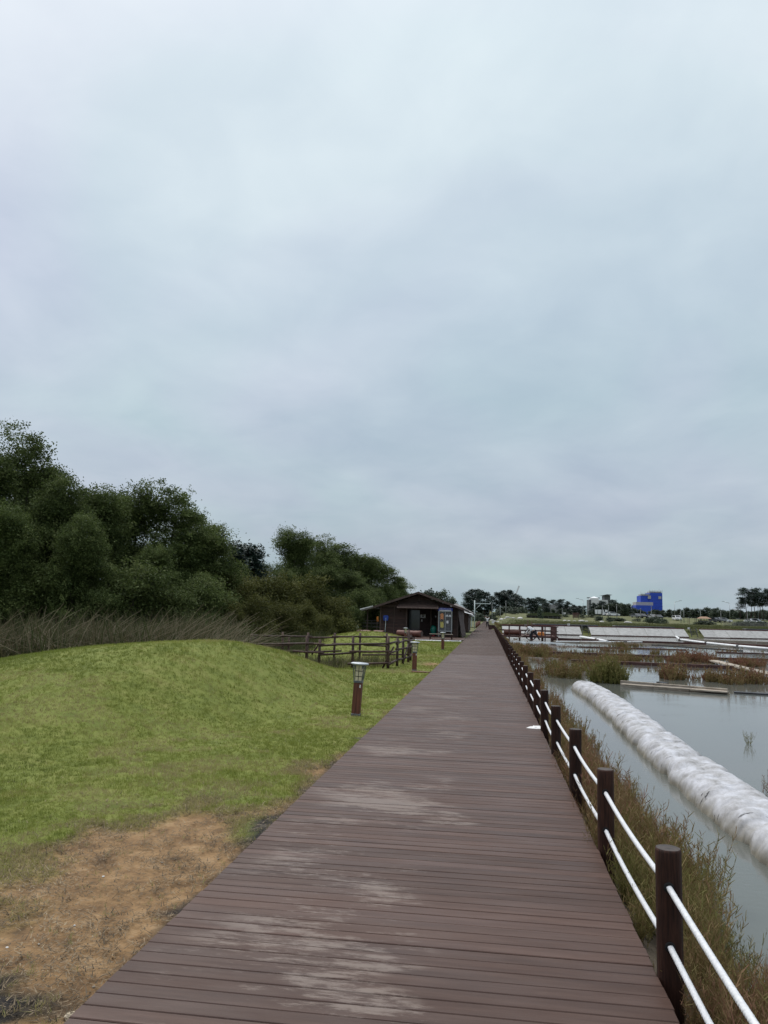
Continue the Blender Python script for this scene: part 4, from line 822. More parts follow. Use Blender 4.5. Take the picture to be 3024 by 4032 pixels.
# things in the porch
def notice(name, c, s, m, lab):
    return tag(MB().box((c[0], c[1], c[2]), (s[0], .012, s[1]), bev=.002).build(name, m), lab, 'notice')
q = S1(800, 372, SY+1.0); nb_ = empty('notice_board', (q[0], SY+1.56, q[2])); tag(nb_, 'white notice with a black down-pointing arrow in the shed porch', 'notice')
MB().box((0, 0, 0), (.40, .012, .28)).build('board', M_paper, nb_); MB().prism([(-.11, .02), (.11, .02), (0, -.09)], 'y', -.009, -.007).build('arrow', M_hole, nb_); MB().prism([(-.13, .06), (.13, .06), (.13, .11), (-.13, .11)], 'y', -.009, -.007).build('heading', M_hole, nb_)
q = S1(928, 376, SY+1.0); notice('small_notice', (q[0], SY+1.56, q[2]), (.13, .12), M_paper, 'small white paper notice high in the shed porch')
q = S1(788, 416, SY+1.0); notice('small_notice', (q[0], SY+1.56, q[2]), (.09, .16), M_paper, 'narrow paper slip under the arrow notice in the porch')
q = S1(912, 500, SY+.35); bn = empty('green_bin', (q[0], SY+.35, .02)); tag(bn, 'green plastic barrel with rounded lid standing in the shed porch', 'barrel')
MB().lathe([(.19, .12), (.24, .2), (.25, .55), (.22, .70), (.14, .80), (.05, .84)], n=20).build('body', M_green, bn); MB().lathe([(.15, 0), (.16, .12)], n=14).build('foot', M_red, bn)
# glazed cabinet with blue header
c0, c1 = S1(962, 320, SY-.3), S1(1097, 530, SY-.3); zt = S1(1000, 290, SY-.3)[2]; cw = c1[0]-c0[0]; cxm = (c0[0]+c1[0])/2; zb = c1[2]; zh = c0[2]
cab = empty('safety_cabinet', (cxm, SY-.3, 0)); tag(cab, 'tall aluminium glass cabinet with blue header holding safety vests and helmets', 'cabinet')
MB().box((0, .10, (zb+zh)/2), (cw-.02, .02, zh-zb)).build('back_panel', M_black, cab)
for s in (-1, 1): MB().box((s*(cw/2-.03), 0, (zb+zh)/2), (.065, .22, zh-zb), bev=.004).build('frame_side', M_alu, cab)
for z in (zb+.03, zh-.03): MB().box((0, 0, z), (cw-.13, .21, .065), bev=.004).build('frame_rail', M_alu, cab)
MB().box((0, -.09, (zb+zh)/2), (.04, .03, zh-zb-.13)).build('mullion', M_alu, cab)
for s in (-1, 1):
    pn = MB().box((s*(cw-.13)/4, -.078, (zb+zh)/2), ((cw-.17)/2, .006, zh-zb-.14)); m_gl = bpy.data.materials.get('cabinet_glass')
    if not m_gl:
        m_gl = mat('cabinet_glass', (.9, .92, .92), rough=.03); bs = m_gl.node_tree.nodes['Principled BSDF']; bs.inputs['Alpha'].default_value = .05
    pn.build('pane', m_gl, cab)
    MB().box((s*(cw/2-.05), 0, zb/2), (.035, .035, zb), bev=.003).build('leg', M_alu, cab)
hd = MB().box((0, -.01, (zh+zt)/2), (cw+.06, .24, zt-zh), bev=.005).build('header', M_signblue, cab)
MB().box((0, -.136, zh+.05), (cw*.86, .008, .07)).build('header_strip', M_paper, hd)
tx = bpy.data.curves.new('lettering', 'FONT'); tx.body = '안전보호구 보관함'; tx.size = .12; tx.align_x = 'CENTER'; tx.align_y = 'CENTER'; tx.extrude = .002
to = bpy.data.objects.new('lettering', tx); dg = bpy.context.evaluated_depsgraph_get(); COL.objects.link(to); dg.update()
tme = bpy.data.meshes.new_from_object(to.evaluated_get(dg)); bpy.data.objects.remove(to); tme.materials.clear(); tme.materials.append(M_paper)
wtx = max(v.co.x for v in tme.vertices)-min(v.co.x for v in tme.vertices) if len(tme.vertices) else 1
link('lettering', tme, None, hd, (0, -.135, (zh+zt)/2+.035), (math.pi/2, 0, 0), (cw*.84/max(wtx, .1),)*3)
def vest(x, col, name, lab, z0, z1):
    e = empty(name, (cxm+x, SY-.28, 0)); tag(e, lab, 'vest')
    MB().prism([(-.13, z1-.08), (-.05, z1), (.05, z1), (.13, z1-.08), (.12, z1-.45), (.125, z0), (.012, z0-.03), (0, z1-.55), (-.012, z0-.02), (-.125, z0+.02), (-.12, z1-.45)], 'y', -.03, .03).build('cloth', col, e); return e
vest(-.26, M_orange, 'safety_vest', 'orange vest hanging in the left half of the glass cabinet', zb+.75, zh-.18); vest(-.25, M_yellow, 'safety_trousers', 'yellow safety garment hanging below the orange vest in the cabinet', zb+.30, zb+.95)
for x in (.13, .38):
    hm = MB().lathe([(.12, 0), (.115, .03), (.10, .09), (.05, .14), (.01, .15)], n=14).build('helmet', M_white, None, (cxm+x-.02, SY-.27, zh-.42)); tag(hm, 'white safety helmet on the shelf in the glass cabinet', 'helmet', 'helmets in the cabinet')
MB().box((.25, 0, zh-.44), (.5, .16, .02)).build('shelf', M_alu, cab)
tag(MB().box((cxm+.17, SY-.386, (zb+zh)/2-.05), (.15, .004, .22)).build('paper_notice', M_paper), 'white paper taped on the cabinet glass door', 'notice')
# porch deck, white pipe, bench, logs, shovel, paddle
pd = empty('porch_deck', (-4.6, 56.6, 0)); tag(pd, 'brown plank terrace in front of the shed level with the boardwalk', 'terrace')
n = 0
for i in range(int(7.0/.15)):
    MB().box((0, -3.3+i*.15, -.013), (5.9, .144, .025), bev=.003).build('plank', M_deck, pd)
MB().box((0, -3.36, -.16), (5.9, .05, .26)).build('fascia', M_black, pd)
for x in (-2.5, -.8, .9, 2.6): MB().box((x, -3.2, -.28), (.1, .1, .45)).build('leg', M_black, pd)
w0, w1 = S1(725, 616, 53.2), S1(1190, 628, 53.2)
wp = empty('white_pipe', (0, 0, 0)); tag(wp, 'white plastic pipe along the front edge of the shed terrace', 'pipe')
MB().tube([tuple(w0-[0, .07, 0]), tuple(w1-[0, .07, 0])], .055, 10).build('pipe', M_white, wp); 
for t in (.02, .36, .72, .98): c = w0+(w1-w0)*t-[0, .07, 0]; MB().tube([tuple(c-[.06, 0, 0]), tuple(c+[.06, 0, 0])], .064, 10).build('coupling', M_white, wp)
b0, b1 = S1(870, 548, 54.4), S1(1104, 556, 54.4); be = empty('low_bench', ((b0[0]+b1[0])/2, 54.4, 0)); tag(be, 'low plain bench with dark legs on the terrace before the cabinet', 'bench'); bz = b0[2]; bl = b1[0]-b0[0]
for k in range(2): MB().box((0, -.1+k*.2, bz-.02), (bl, .18, .04), bev=.005).build('seat_board', M_palewood, be)
for s in (-1, 1): MB().box((s*(bl/2-.06), 0, (bz-.04)/2), (.09, .34, bz-.04), bev=.005).build('leg', M_post, be)
def log(name, p0, p1, r, lab):
    e = empty(name, ((p0[0]+p1[0])/2, (p0[1]+p1[1])/2, min(p0[2], p1[2])-r)); tag(e, lab, 'log', 'cut logs around the shed'); o_ = np.array(e.location)
    a, b_ = np.array(p0)-o_, np.array(p1)-o_; pts = [tuple(a+(b_-a)*t) for t in np.linspace(0, 1, 7)]
    MB().tube(pts, [r*random.uniform(.96, 1.04) for _ in pts], 16).build('trunk', M_log, e)
    for c, d in ((a, a-b_), (b_, b_-a)):
        d = d/np.linalg.norm(d); MB().tube([tuple(c), tuple(c+d*.004)], r*.93, 16).build('cut_end', M_trim, e)
q0, q1 = S1(540, 520, 56.5), S1(792, 555, 56.5)
log('fallen_log', (q0[0], 57.2, .25), (q1[0], 56.6, .25), .235, 'large reddish brown log lying on the terrace before the porch')
q0, q1 = S1(140, 510, 57), S1(262, 500, 57); g_ = gz(-9.6, 57)
log('fallen_log', (q0[0], 57.4, g_+.27), (q0[0]+1.1, 57.0, g_+.27), .27, 'reddish log lying by the grey railing left of the shed')
log('fallen_log', (q0[0]+1.2, 57.6, g_+.27), (q0[0]+2.0, 57.4, g_+.27), .27, 'shorter reddish log end to end with another left of the shed')
def tool(name, foot, head, col, lab, cat, wide):
    e = empty(name, tuple(foot)); tag(e, lab, cat); d = np.array(head)-np.array(foot); dn = d/np.linalg.norm(d)
    MB().tube([(0, 0, 0), tuple(d)], .022, 8).build('handle', M_pole if col is M_blue else M_trim, e)
    b = MB(); c = d
    b.add([(c[0]-wide*.4, c[1]-.03, c[2]-.30), (c[0]+wide*.4, c[1]-.03, c[2]-.30), (c[0]+wide*.5, c[1]-.05, c[2]+.02), (c[0]+wide*.3, c[1]-.04, c[2]+.10), (c[0]-wide*.3, c[1]-.04, c[2]+.10), (c[0]-wide*.5, c[1]-.05, c[2]+.02)]+[(c[0]-wide*.4, c[1], c[2]-.30), (c[0]+wide*.4, c[1], c[2]-.30), (c[0]+wide*.5, c[1]-.02, c[2]+.02), (c[0]+wide*.3, c[1], c[2]+.10), (c[0]-wide*.3, c[1], c[2]+.10), (c[0]-wide*.5, c[1]-.02, c[2]+.02)], [(0, 1, 2, 3, 4, 5), (11, 10, 9, 8, 7, 6)]+[(i, (i+1) % 6, 6+(i+1) % 6, 6+i) for i in range(6)])
    b.build('blade', col, e); return e
f0, h0 = S1(424, 545, 59.8), S1(433, 378, 60.05); tool('snow_shovel', (f0[0], 59.7, gz(f0[0], 59.7)), (h0[0], 60.05, h0[2]), M_blue, 'blue bladed shovel standing upside down against the shed wall', 'shovel', .42)
f0, h0 = S1(335, 520, 60.0), S1(349, 388, 60.2); tool('wooden_paddle', (f0[0], 60.0, gz(f0[0], 60)), (h0[0], 60.25, h0[2]), M_orange, 'dark pole with orange tip leaning at the left corner of the shed', 'paddle', .16)
# grey railing left of the shed
r0, r1 = S1(40, 410, 62.5), S1(372, 412, 62.5); gr = empty('timber_railing', (r0[0], 62.5, 0)); tag(gr, 'weathered grey timber railing joining the left side of the shed', 'railing'); rl = r1[0]-r0[0]
for z, h in ((r0[2], .06), (r0[2]-.22, .14), (r0[2]-.50, .14), (r0[2]-.78, .14)): MB().box((rl/2, 0, z), (rl, .06, h)).build('rail', M_grey, gr)
for k in range(5): MB().box((rl*k/4, .07, r0[2]/2-.1), (.10, .09, r0[2]+.2)).build('post', M_grey, gr)
q0 = S1(145, 460, 60); b = MB().tube([(q0[0]-.1, 60, gz(q0[0], 60)), (q0[0], 60, q0[2]), (q0[0]+.12, 60, q0[2]-.25)], .03, 6); tag(b.build('stand_pipe', M_pole), 'bent pale standpipe by the logs left of the shed', 'pipe')

# second store, hut and pole further along
st = empty('low_store', (-4.4, 84, 0)); tag(st, 'low dark store with white roof sheets behind the shed', 'shed')
MB().box((0, 5, 1.05), (4.6, 10, 2.1)).build('wall', M_darkwood, st)
for s in (-1, 1): MB().add([(0, -.4, 3.0), (s*2.75, -.4, 2.0), (s*2.75, 10.5, 2.0), (0, 10.5, 3.0), (0, -.4, 2.92), (s*2.75, -.4, 1.92), (s*2.75, 10.5, 1.92), (0, 10.5, 2.92)], [(0, 1, 2, 3), (4, 5, 6, 7), (0, 1, 5, 4), (1, 2, 6, 5), (2, 3, 7, 6), (3, 0, 4, 7)]).build('roof', M_roof, st)
for y, w_, z_ in ((-.9, .9, 1.95), (.6, 1.1, 1.80)): MB().box((2.35, y, z_), (w_, 1.0, .03), ry=.25, rx=.05).build('roof_sheet', M_white, st)
MB().box((2.55, 3.5, 1.62), (1.1, 3.4, .04), ry=-.5).build('awning', M_black, st)
ht = empty('thatched_hut', (-5.2, 128, 0)); tag(ht, 'small hut with grey hipped thatch roof past the white pole', 'hut')
MB().box((0, 0, 1.0), (4.6, 6, 2.0)).build('wall', M_trim, ht); MB().add([(-3.2, -4, 2.05), (3.2, -4, 2.05), (3.2, 4, 2.05), (-3.2, 4, 2.05), (0, -1.2, 3.7), (0, 1.2, 3.7), (-3.2, -4, 1.9), (3.2, -4, 1.9), (3.2, 4, 1.9), (-3.2, 4, 1.9)], [(0, 1, 4), (1, 2, 5, 4), (2, 3, 5), (3, 0, 4, 5), (6, 7, 8, 9), (0, 1, 7, 6), (1, 2, 8, 7), (2, 3, 9, 8), (3, 0, 6, 9)]).build('roof', M_grey, ht)
MB().box((2.6, -3.2, .95), (.14, .14, 1.9)).build('post', M_pole, ht)
up = P(1868, 2472, 0); po = empty('gantry_pole', (up[0], up[1], gz(up[0], up[1]))); tag(po, 'pale green pole with a braced horizontal arm over the boardwalk', 'pole'); hp = 4.0-po.location.z
MB().tube([(0, 0, -.2), (0, 0, hp)], [.085, .08], 12).build('mast', M_pole, po); MB().box((1.15, 0, hp-.46), (2.3, .09, .11), bev=.01).build('arm', M_pole, po)
MB().tube([(0, 0, hp-1.4), (.95, 0, hp-.5)], .035, 8).build('brace', M_pole, po); MB().box((2.28, 0, hp-.36), (.10, .12, .2), bev=.01).build('camera_head', M_white, po)
lf = empty('short_post_fence', (-1.85, 122, 0)); tag(lf, 'row of short red brown posts along the left edge past the white pole', 'fence')
for k in range(9):
    MB().tube([(0, k*7.5, -.4), (0, k*7.5, .72)], .10, 10).build('post', M_log, lf)
for z in (.55, .25): MB().tube([(0, 0, z), (0, 60, z)], .02, 6).build('rope', M_rope, lf)
gt = P(1912, 2445, .0); ga = empty('rust_gate', (gt[0]*299/gt[1]-.1, 299, 0)); tag(ga, 'rust red panel gate closing the far end of the boardwalk', 'gate')
for s in (-1, 1): MB().box((s*1.0, 0, 1.05), (.12, .12, 2.1)).build('post', M_log, ga)
for s in (-.5, .5): MB().box((s*.96, 0, 1.05), (.90, .06, 1.9)).build('panel', M_log, ga)
# planter box on the boardwalk's right edge
px_ = P(1930, 2482, 0); pb = empty('wooden_planter', (.45, 103, 0)); tag(pb, 'open brown wooden box on the boardwalk near the standing person', 'planter')
for s in (-1, 1): MB().box((s*.36, 0, .36), (.05, .8, .70)).build('side', M_redwood, pb)
MB().box((0, -.38, .2), (.67, .05, .38)).build('front', M_redwood, pb); MB().box((0, .38, .3), (.67, .05, .58)).build('back', M_redwood, pb); MB().box((0, 0, .05), (.66, .7, .05)).build('bottom', M_redwood, pb)

# ---------------------------------------------------------------- people
def skin_mesh(name, chains, m, parent, loc=(0, 0, 0)):
    """one continuous figure grown from a skeleton: chains of (x,y,z,r); chains share joints by coordinates"""
    vs, es, rs, ix = [], [], [], {}
    for ch in chains:
        prev = None
        for (x, y, z, r) in ch:
            k = (round(x, 4), round(y, 4), round(z, 4))
            if k not in ix: ix[k] = len(vs); vs.append((x, y, z)); rs.append(r)
            if prev is not None and prev != ix[k]: es.append((prev, ix[k]))
            prev = ix[k]
    me = bpy.data.meshes.new(name); me.from_pydata(vs, es, []); me.materials.append(m); o = link(name, me, None, parent, loc)
    sm = o.modifiers.new('skin', 'SKIN'); me_s = me.skin_vertices[0].data if me.skin_vertices else None
    if me_s is None:
        import bmesh
        bm = bmesh.new(); bm.from_mesh(me); bm.verts.layers.skin.verify(); bm.to_mesh(me); bm.free(); me_s = me.skin_vertices[0].data
    for v, r in zip(me_s, rs): v.radius = (r, r)
    me_s[0].use_root = True; sm.use_smooth_shade = True; su = o.modifiers.new('sub', 'SUBSURF'); su.levels = 1; su.render_levels = 2; return o
def head(parent, c, r, hair=True):
    pass
# standing person, hands raised to the head, seen from behind
pp_ = P(1919, 2470, 0); pe = empty('person', (pp_[0], pp_[1], 0)); tag(pe, 'person in white top and black trousers on the boardwalk, hands raised to the head', 'person')
pel = (0, 0, .86, .125)
bodyc = [[pel, (0, 0, 1.05, .115), (0, 0, 1.25, .13), (0, 0, 1.37, .09), (0, 0, 1.44, .05), (0, 0, 1.52, .085), (0, -.01, 1.60, .088)]]
for s in (-1, 1):
    bodyc.append([pel, (s*.09, 0, .80, .095), (s*.11, 0, .46, .06), (s*.13, .0, .08, .042), (s*.14, .12, .035, .038)])
    bodyc.append([(0, 0, 1.37, .09), (s*.17, 0, 1.36, .055), (s*.34, .04, 1.52, .042), (s*.14, .08, 1.60, .032), (s*.08, .10, 1.61, .03)])
skin_mesh('body', bodyc, M_skin, pe)
shc = [[(0, 0, .84, .165), (0, 0, 1.05, .145), (0, 0, 1.25, .16), (0, 0, 1.37, .105)]]+[[(0, 0, 1.37, .105), (s*.17, 0, 1.36, .075), (s*.34, .04, 1.52, .058)] for s in (-1, 1)]
skin_mesh('shirt', shc, M_shirt, pe)
skin_mesh('trousers', [[(0, 0, .86, .14), (s*.09, 0, .80, .115), (s*.11, 0, .46, .08), (s*.13, 0, .10, .065)] for s in (-1, 1)], M_trous, pe)
MB().lathe([(.04, -.12), (.10, -.06), (.115, .02), (.09, .09), (.02, .12)], n=14).build('hair', M_hair, pe, (0, -.015, 1.60))
# salt worker bending forward and pushing a rake to the left
wk = P(2098, 2522, -.42); PAN = -.42
wo_ = empty('person', (wk[0], wk[1], PAN)); tag(wo_, 'worker in white jacket and dark hat bending over a salt rake in the shallow pan', 'person')
pel = (.08, 0, .86, .13)
wb = [[pel, (-.08, 0, 1.02, .13), (-.30, 0, 1.16, .13), (-.44, 0, 1.20, .09), (-.52, 0, 1.24, .05), (-.60, 0, 1.27, .085), (-.66, 0, 1.28, .085)]]
wb.append([pel, (.05, .10, .80, .10), (-.20, .10, .46, .065), (-.16, .10, .08, .045), (-.28, .10, .035, .04)])
wb.append([pel, (.12, -.10, .80, .10), (.38, -.10, .47, .065), (.62, -.10, .08, .045), (.52, -.10, .035, .04)])
wb.append([(-.44, 0, 1.20, .09), (-.46, .19, 1.14, .06), (-.46, .22, .86, .045), (-.58, .16, .66, .036), (-.62, .12, .62, .032)])
wb.append([(-.44, 0, 1.20, .09), (-.42, -.19, 1.16, .06), (-.18, -.24, .98, .045), (-.28, -.16, .76, .036), (-.30, -.10, .73, .032)])
skin_mesh('body', wb, M_skin, wo_)
skin_mesh('jacket', [[(.14, 0, .82, .19), (-.08, 0, 1.02, .165), (-.30, 0, 1.16, .165), (-.44, 0, 1.20, .11)], [(-.44, 0, 1.20, .11), (-.46, .19, 1.14, .085), (-.46, .22, .86, .065), (-.57, .17, .68, .055)], [(-.44, 0, 1.20, .11), (-.42, -.19, 1.16, .085), (-.18, -.24, .98, .068), (-.27, -.17, .78, .058)]], M_shirt, wo_)
skin_mesh('trousers', [[(.08, 0, .86, .145), (.05, .10, .80, .125), (-.20, .10, .46, .092), (-.17, .10, .06, .075)], [(.08, 0, .86, .145), (.12, -.10, .80, .125), (.38, -.10, .47, .092), (.61, -.10, .06, .075)]], M_trous, wo_)
ha = MB().lathe([(.25, -.02), (.24, .0), (.12, .015), (.11, .09), (.06, .13), (.01, .135)], n=18).build('hat', M_hat, wo_, (-.67, 0, 1.34)); ha.rotation_euler = (0, -.45, 0)
rk = empty('salt_rake', (wk[0], wk[1], PAN)); tag(rk, 'long pale rake handle held by the bending worker', 'rake')
MB().tube([(-.18, -.08, .78), (-1.55, .34, .07)], .022, 8).build('handle', M_palewood, rk); MB().box((-1.58, .35, .07), (.06, .9, .13), rz=.3).build('rake_board', M_palewood, rk)

# ---------------------------------------------------------------- platform with railing by the pans
pf = empty('viewing_platform', (1.2, 73.6, 0)); tag(pf, 'dark brown railed platform jutting from the boardwalk over the salt pan', 'platform')
PLX = 5.1
for i in range(34): MB().box((PLX/2, .08+i*.15, -.04), (PLX, .14, .03)).build('plank', M_redwood, pf)
xs_ = [.75, 1.75, 2.85, 3.75, 4.05, 4.6, PLX-.06]
for j, x in enumerate(xs_): MB().box((x, 0, .02), (.16 if j in (2, 6) else .10, .10, 1.75), bev=.006).build('post', M_redwood, pf)
for z, h in ((.86, .09), (.42, .07), (-.10, .17)): MB().box((PLX/2+.1, -.055, z), (PLX+.1, .06, h)).build('rail', M_redwood, pf)
for y in (1.2, 2.6, 4.0, 5.1): MB().box((PLX, y, .02), (.12, .12, 1.75)).build('post', M_redwood, pf)
for z in (.86, .42): MB().box((PLX+.01, 2.55, z), (.06, 5.1, .08)).build('rail', M_redwood, pf)
for x in (.9, 1.9, 3.1, 4.2): MB().box((x, 5.1, .02), (.11, .11, 1.75)).build('post', M_redwood, pf)
for z in (.86, .42): MB().box((PLX/2, 5.15, z), (PLX, .06, .08)).build('rail', M_redwood, pf)
log('fallen_log', (1.5, 74.9, .23), (3.1, 75.0, .23), .25, 'dark red log lying on the railed platform')
oc = MB().box((0, 0, .17), (.6, .4, .34), bev=.03).build('orange_crate', M_orange, None, (5.0, 75.6, -.025)); tag(oc, 'orange plastic box standing on the railed platform', 'box')
for px, y_ in ((2078, 77.5), (2093, 77.2)):
    t_ = D(px, 2440 if px < 2080 else 2448, y_); tag(MB().tube([(t_[0], y_, -.03), tuple(t_)], [.05, .035], 8).build('thin_post', M_redwood), 'thin dark post sticking up behind the worker', 'post', 'thin posts behind the worker')
# water wheel frame beside the worker
ww_ = empty('water_treadmill', (wk[0]-.1, wk[1]+1.6, PAN)); tag(ww_, 'small dark spoked water treadmill behind the worker', 'treadmill')
for s in (-.25, .25):
    b = MB(); b.tube([(.55*math.cos(a), s, .55+.55*math.sin(a)) for a in np.linspace(0, 2*math.pi, 21)], .03, 6, cap=False); b.build('rim', M_black, ww_)
for k in range(8):
    a = k*math.pi/4; MB().tube([(0, 0, .55), (.55*math.cos(a), 0, .55+.55*math.sin(a))], .025, 6).build('spoke', M_black, ww_); MB().box((.5*math.cos(a), 0, .55+.5*math.sin(a)), (.2, .5, .02), ry=-a).build('paddle', M_black, ww_)

# ---------------------------------------------------------------- dykes, planks and pipes in the salt pans
def bar(name, px0, py0, px1, py1, top, w, h, m, lab, cat, grp=None, pieces=1, wob=.0):
    """a low line of boards from one photo pixel to another at the level top; its pieces are parts"""
    a, b = P(px0, py0, top), P(px1, py1, top); c = (a+b)/2; e = empty(name, (c[0], c[1], top-h)); tag(e, lab, cat, grp)
    d = b-a; L = np.linalg.norm(d[:2]); an = math.atan2(d[1], d[0])
    for k in range(pieces):
        t = (k+.5)/pieces-.5; MB().box((d[0]*t, d[1]*t+random.uniform(-wob, wob), h/2+random.uniform(-wob, wob)*.3), (L/pieces-.02, w, h), rz=an+random.uniform(-wob, wob)*.15, bev=.01).build('board', m, e)
    return e
bar('dyke_board', 2443, 2678, 2866, 2711, -.29, .06, .17, M_palewood, 'upright tan board of the raised plank edge by the green bush', 'board', pieces=3, wob=.02)
bar('dyke_board', 2446, 2692, 2868, 2722, -.36, .30, .05, M_palewood, 'flat pale plank lying along the foot of the upright tan board', 'board', pieces=3, wob=.03)
bar('dyke_board', 2888, 2722, 3060, 2732, -.40, .22, .08, M_black, 'short dark plank floating past the end of the tan board', 'board')
bar('dyke_board', 2595, 2683, 2622, 2688, -.36, .2, .10, M_black, 'small dark wood scrap floating beyond the tan board', 'board')
bar('pan_dyke', 2248, 2596, 2900, 2622, -.30, .18, .20, M_redwood, 'long dark plank dyke between the red glasswort mounds', 'dyke', 'plank dykes', 6, .03)
bar('pan_dyke', 2100, 2562, 2660, 2582, -.30, .20, .20, M_redwood, 'reddish plank dyke behind the long dark one', 'dyke', 'plank dykes', 6, .03)
bar('pan_dyke', 2640, 2583, 3060, 2594, -.34, .12, .12, M_redwood, 'thin reddish dyke line behind the red glasswort mound', 'dyke', 'plank dykes', 4, .03)
bar('pan_dyke', 2180, 2522, 2900, 2543, -.30, .16, .18, M_palewood, 'pale topped plank dyke running off from the railed platform', 'dyke', 'plank dykes', 7, .02)
bar('pan_dyke', 2195, 2512, 2780, 2531, -.22, .2, .26, M_redwood, 'brown plank dyke below the grey sloping sheets', 'dyke', 'plank dykes', 6, .03)
bar('pan_dyke', 2520, 2534, 2925, 2560, -.38, .10, .08, M_black, 'very thin dark dyke line crossing the open pan', 'dyke', 'plank dykes', 4, .02)
bar('pan_dyke', 2670, 2514, 3060, 2528, -.20, .25, .30, M_palewood, 'weathered board wall under the right sloping sheets', 'dyke', 'plank dykes', 5, .03)
bar('pan_dyke', 2700, 2522, 3060, 2541, -.28, .2, .2, M_redwood, 'second brown board wall under the right sloping sheets', 'dyke', 'plank dykes', 5, .03)
bar('pan_dyke', 2110, 2540, 2700, 2556, -.37, .14, .10, M_redwood, 'low brown dyke line between the pale topped and the reddish dykes', 'dyke', 'plank dykes', 6, .03)
bar('pan_dyke', 2130, 2578, 2420, 2586, -.36, .14, .10, M_redwood, 'short brown dyke line right of the fence posts', 'dyke', 'plank dykes', 3, .03)
bar('pan_dyke', 2820, 2566, 3060, 2573, -.37, .14, .10, M_redwood, 'low dark dyke line below the long slanting white pipe', 'dyke', 'plank dykes', 3, .03)
bar('plank_path', 2806, 2598, 3060, 2658, -.30, .45, .08, M_palewood, 'pale plank path running between the red glasswort patches', 'path', None, 5, .04)
bar('pan_floor', 2000, 2527, 2190, 2530, -.43, 5.0, .03, mat('pan_tile', (.26, .30, .32), (.36, .40, .42), 3, .2), 'pale wet pan floor the worker stands on', 'pan floor')
# rubble dyke with mud, stones
mudm = mat('mud_bank', (.045, .038, .030), (.12, .10, .085), 5, .9, .6)
def mudbank(px0, py0, px1, py1, w, h, lab):
    a, b = P(px0, py0, WZ), P(px1, py1, WZ); n, k = 60, 9; t = np.linspace(0, 1, n)[:, None]; u = np.linspace(-1, 1, k)[None]
    d = (b-a)/np.linalg.norm(b-a); nx_, ny2 = -d[1], d[0]; ww = w*(.7+.6*fbm(t*8, t*0, 2.)); X = a[0]+(b[0]-a[0])*t+nx_*u*ww; Y = a[1]+(b[1]-a[1])*t+ny2*u*ww
    Z = WZ-.06+(h*(.5+1.0*fbm(X*2.5, Y*2.5, 3.)))*(1-u**2)*np.sin(np.pi*np.clip(t*1.0, .02, .98))**.3
    i_ = (np.arange(n-1)[:, None]*k+np.arange(k-1)[None]).ravel()
    o = link('mud_dyke', np_mesh('mud_dyke', np.stack([X+0*Z, Y+0*Z, Z], -1).reshape(-1, 3), np.stack([i_, i_+1, i_+k+1, i_+k], 1), mudm, None, True)); tag(o, lab, 'dyke', 'mud dykes')
mudbank(2095, 2655, 2345, 2660, .35, .24, 'rough dark mud dyke with glasswort behind the end of the white embankment')
mudbank(2050, 2594, 2225, 2599, .35, .16, 'low stony mud dyke beyond the rough dark one')
mudbank(2080, 2545, 2330, 2549, .8, .14, 'brown mud strip in front of the worker')
# white pipes
def pipe(pts, r, lab, m=None):
    q = [P(x, y, z) for x, y, z in pts]; e = empty('drain_pipe', (q[0][0], q[0][1], q[0][2]-r)); tag(e, lab, 'pipe', 'white drain pipes'); o_ = np.array(e.location)
    MB().tube([tuple(p-o_) for p in q], r, 8).build('pipe', m or M_white, e)
    for p in q[1:-1]: d = q[1]-q[0]; d = d/np.linalg.norm(d); MB().tube([tuple(p-o_-d*.25), tuple(p-o_+d*.25)], r*1.5, 8).build('joint', M_grey, e)
pipe([(2662, 2506, -.2), (2678, 2518, -.2), (2780, 2531, -.25), (2905, 2544, -.3), (3060, 2557, -.3)], .10, 'long white drain pipe slanting from the gap in the sloping sheets')
pipe([(2285, 2507, -.2), (2350, 2518, -.28), (2392, 2526, -.3)], .12, 'short white pipe by the gap next to the platform')
pipe([(2190, 2526, -.33), (2460, 2527, -.33), (2690, 2529, -.33)], .05, 'thin white pipe along the pale topped dyke')

# ---------------------------------------------------------------- grey sloping sheets on the far bank
def sheet_mat():
    return mat('grey_sheet', (.22, .22, .21), (.33, .33, .32), 2.2, .7, .15, (1, 1, 2.5), rnd=.07, detail=8)
M_sheet = sheet_mat(); M_maroon = mat('maroon_strip', (.10, .022, .022), (.16, .045, .04), 3, .7)
def sheets(x0, x1, lab):
    e = empty('sheeted_slope', (x0, float(bank_line(x0)), WZ)); tag(e, lab, 'slope', 'grey sheeted slopes'); o_ = np.array(e.location); n = max(1, int((x1-x0)/1.9)); x = np.linspace(x0, x1, n+1)
    for k in range(n):
        a, b = x[k]+.015, x[k+1]-.015; ya, yb_ = float(bank_line(a)), float(bank_line(b)); j = random.uniform(-.03, .03)
        v = [(a, ya-.5, -.34+j), (b, yb_-.5, -.34+j), (b, yb_+2.3, .66), (a, ya+2.3, .66)]; v += [(p, q, r-.05) for p, q, r in v]
        MB().add([np.array(p)-o_ for p in v], [(0, 1, 2, 3), (7, 6, 5, 4), (0, 1, 5, 4), (1, 2, 6, 5), (2, 3, 7, 6), (3, 0, 4, 7)]).build('sheet', M_sheet, e)
    ya, yb_ = float(bank_line(x0)), float(bank_line(x1)); L = math.hypot(x1-x0, yb_-ya); an = math.atan2(yb_-ya, x1-x0)
    MB().box(((x1-x0)/2, (yb_-ya)/2+2.35, 1.14), (L, .16, .10), rz=an).build('top_strip', M_maroon, e)
    MB().box(((x1-x0)/2, (yb_-ya)/2-.55, .03), (L, .12, .16), rz=an).build('foot_board', M_redwood, e)
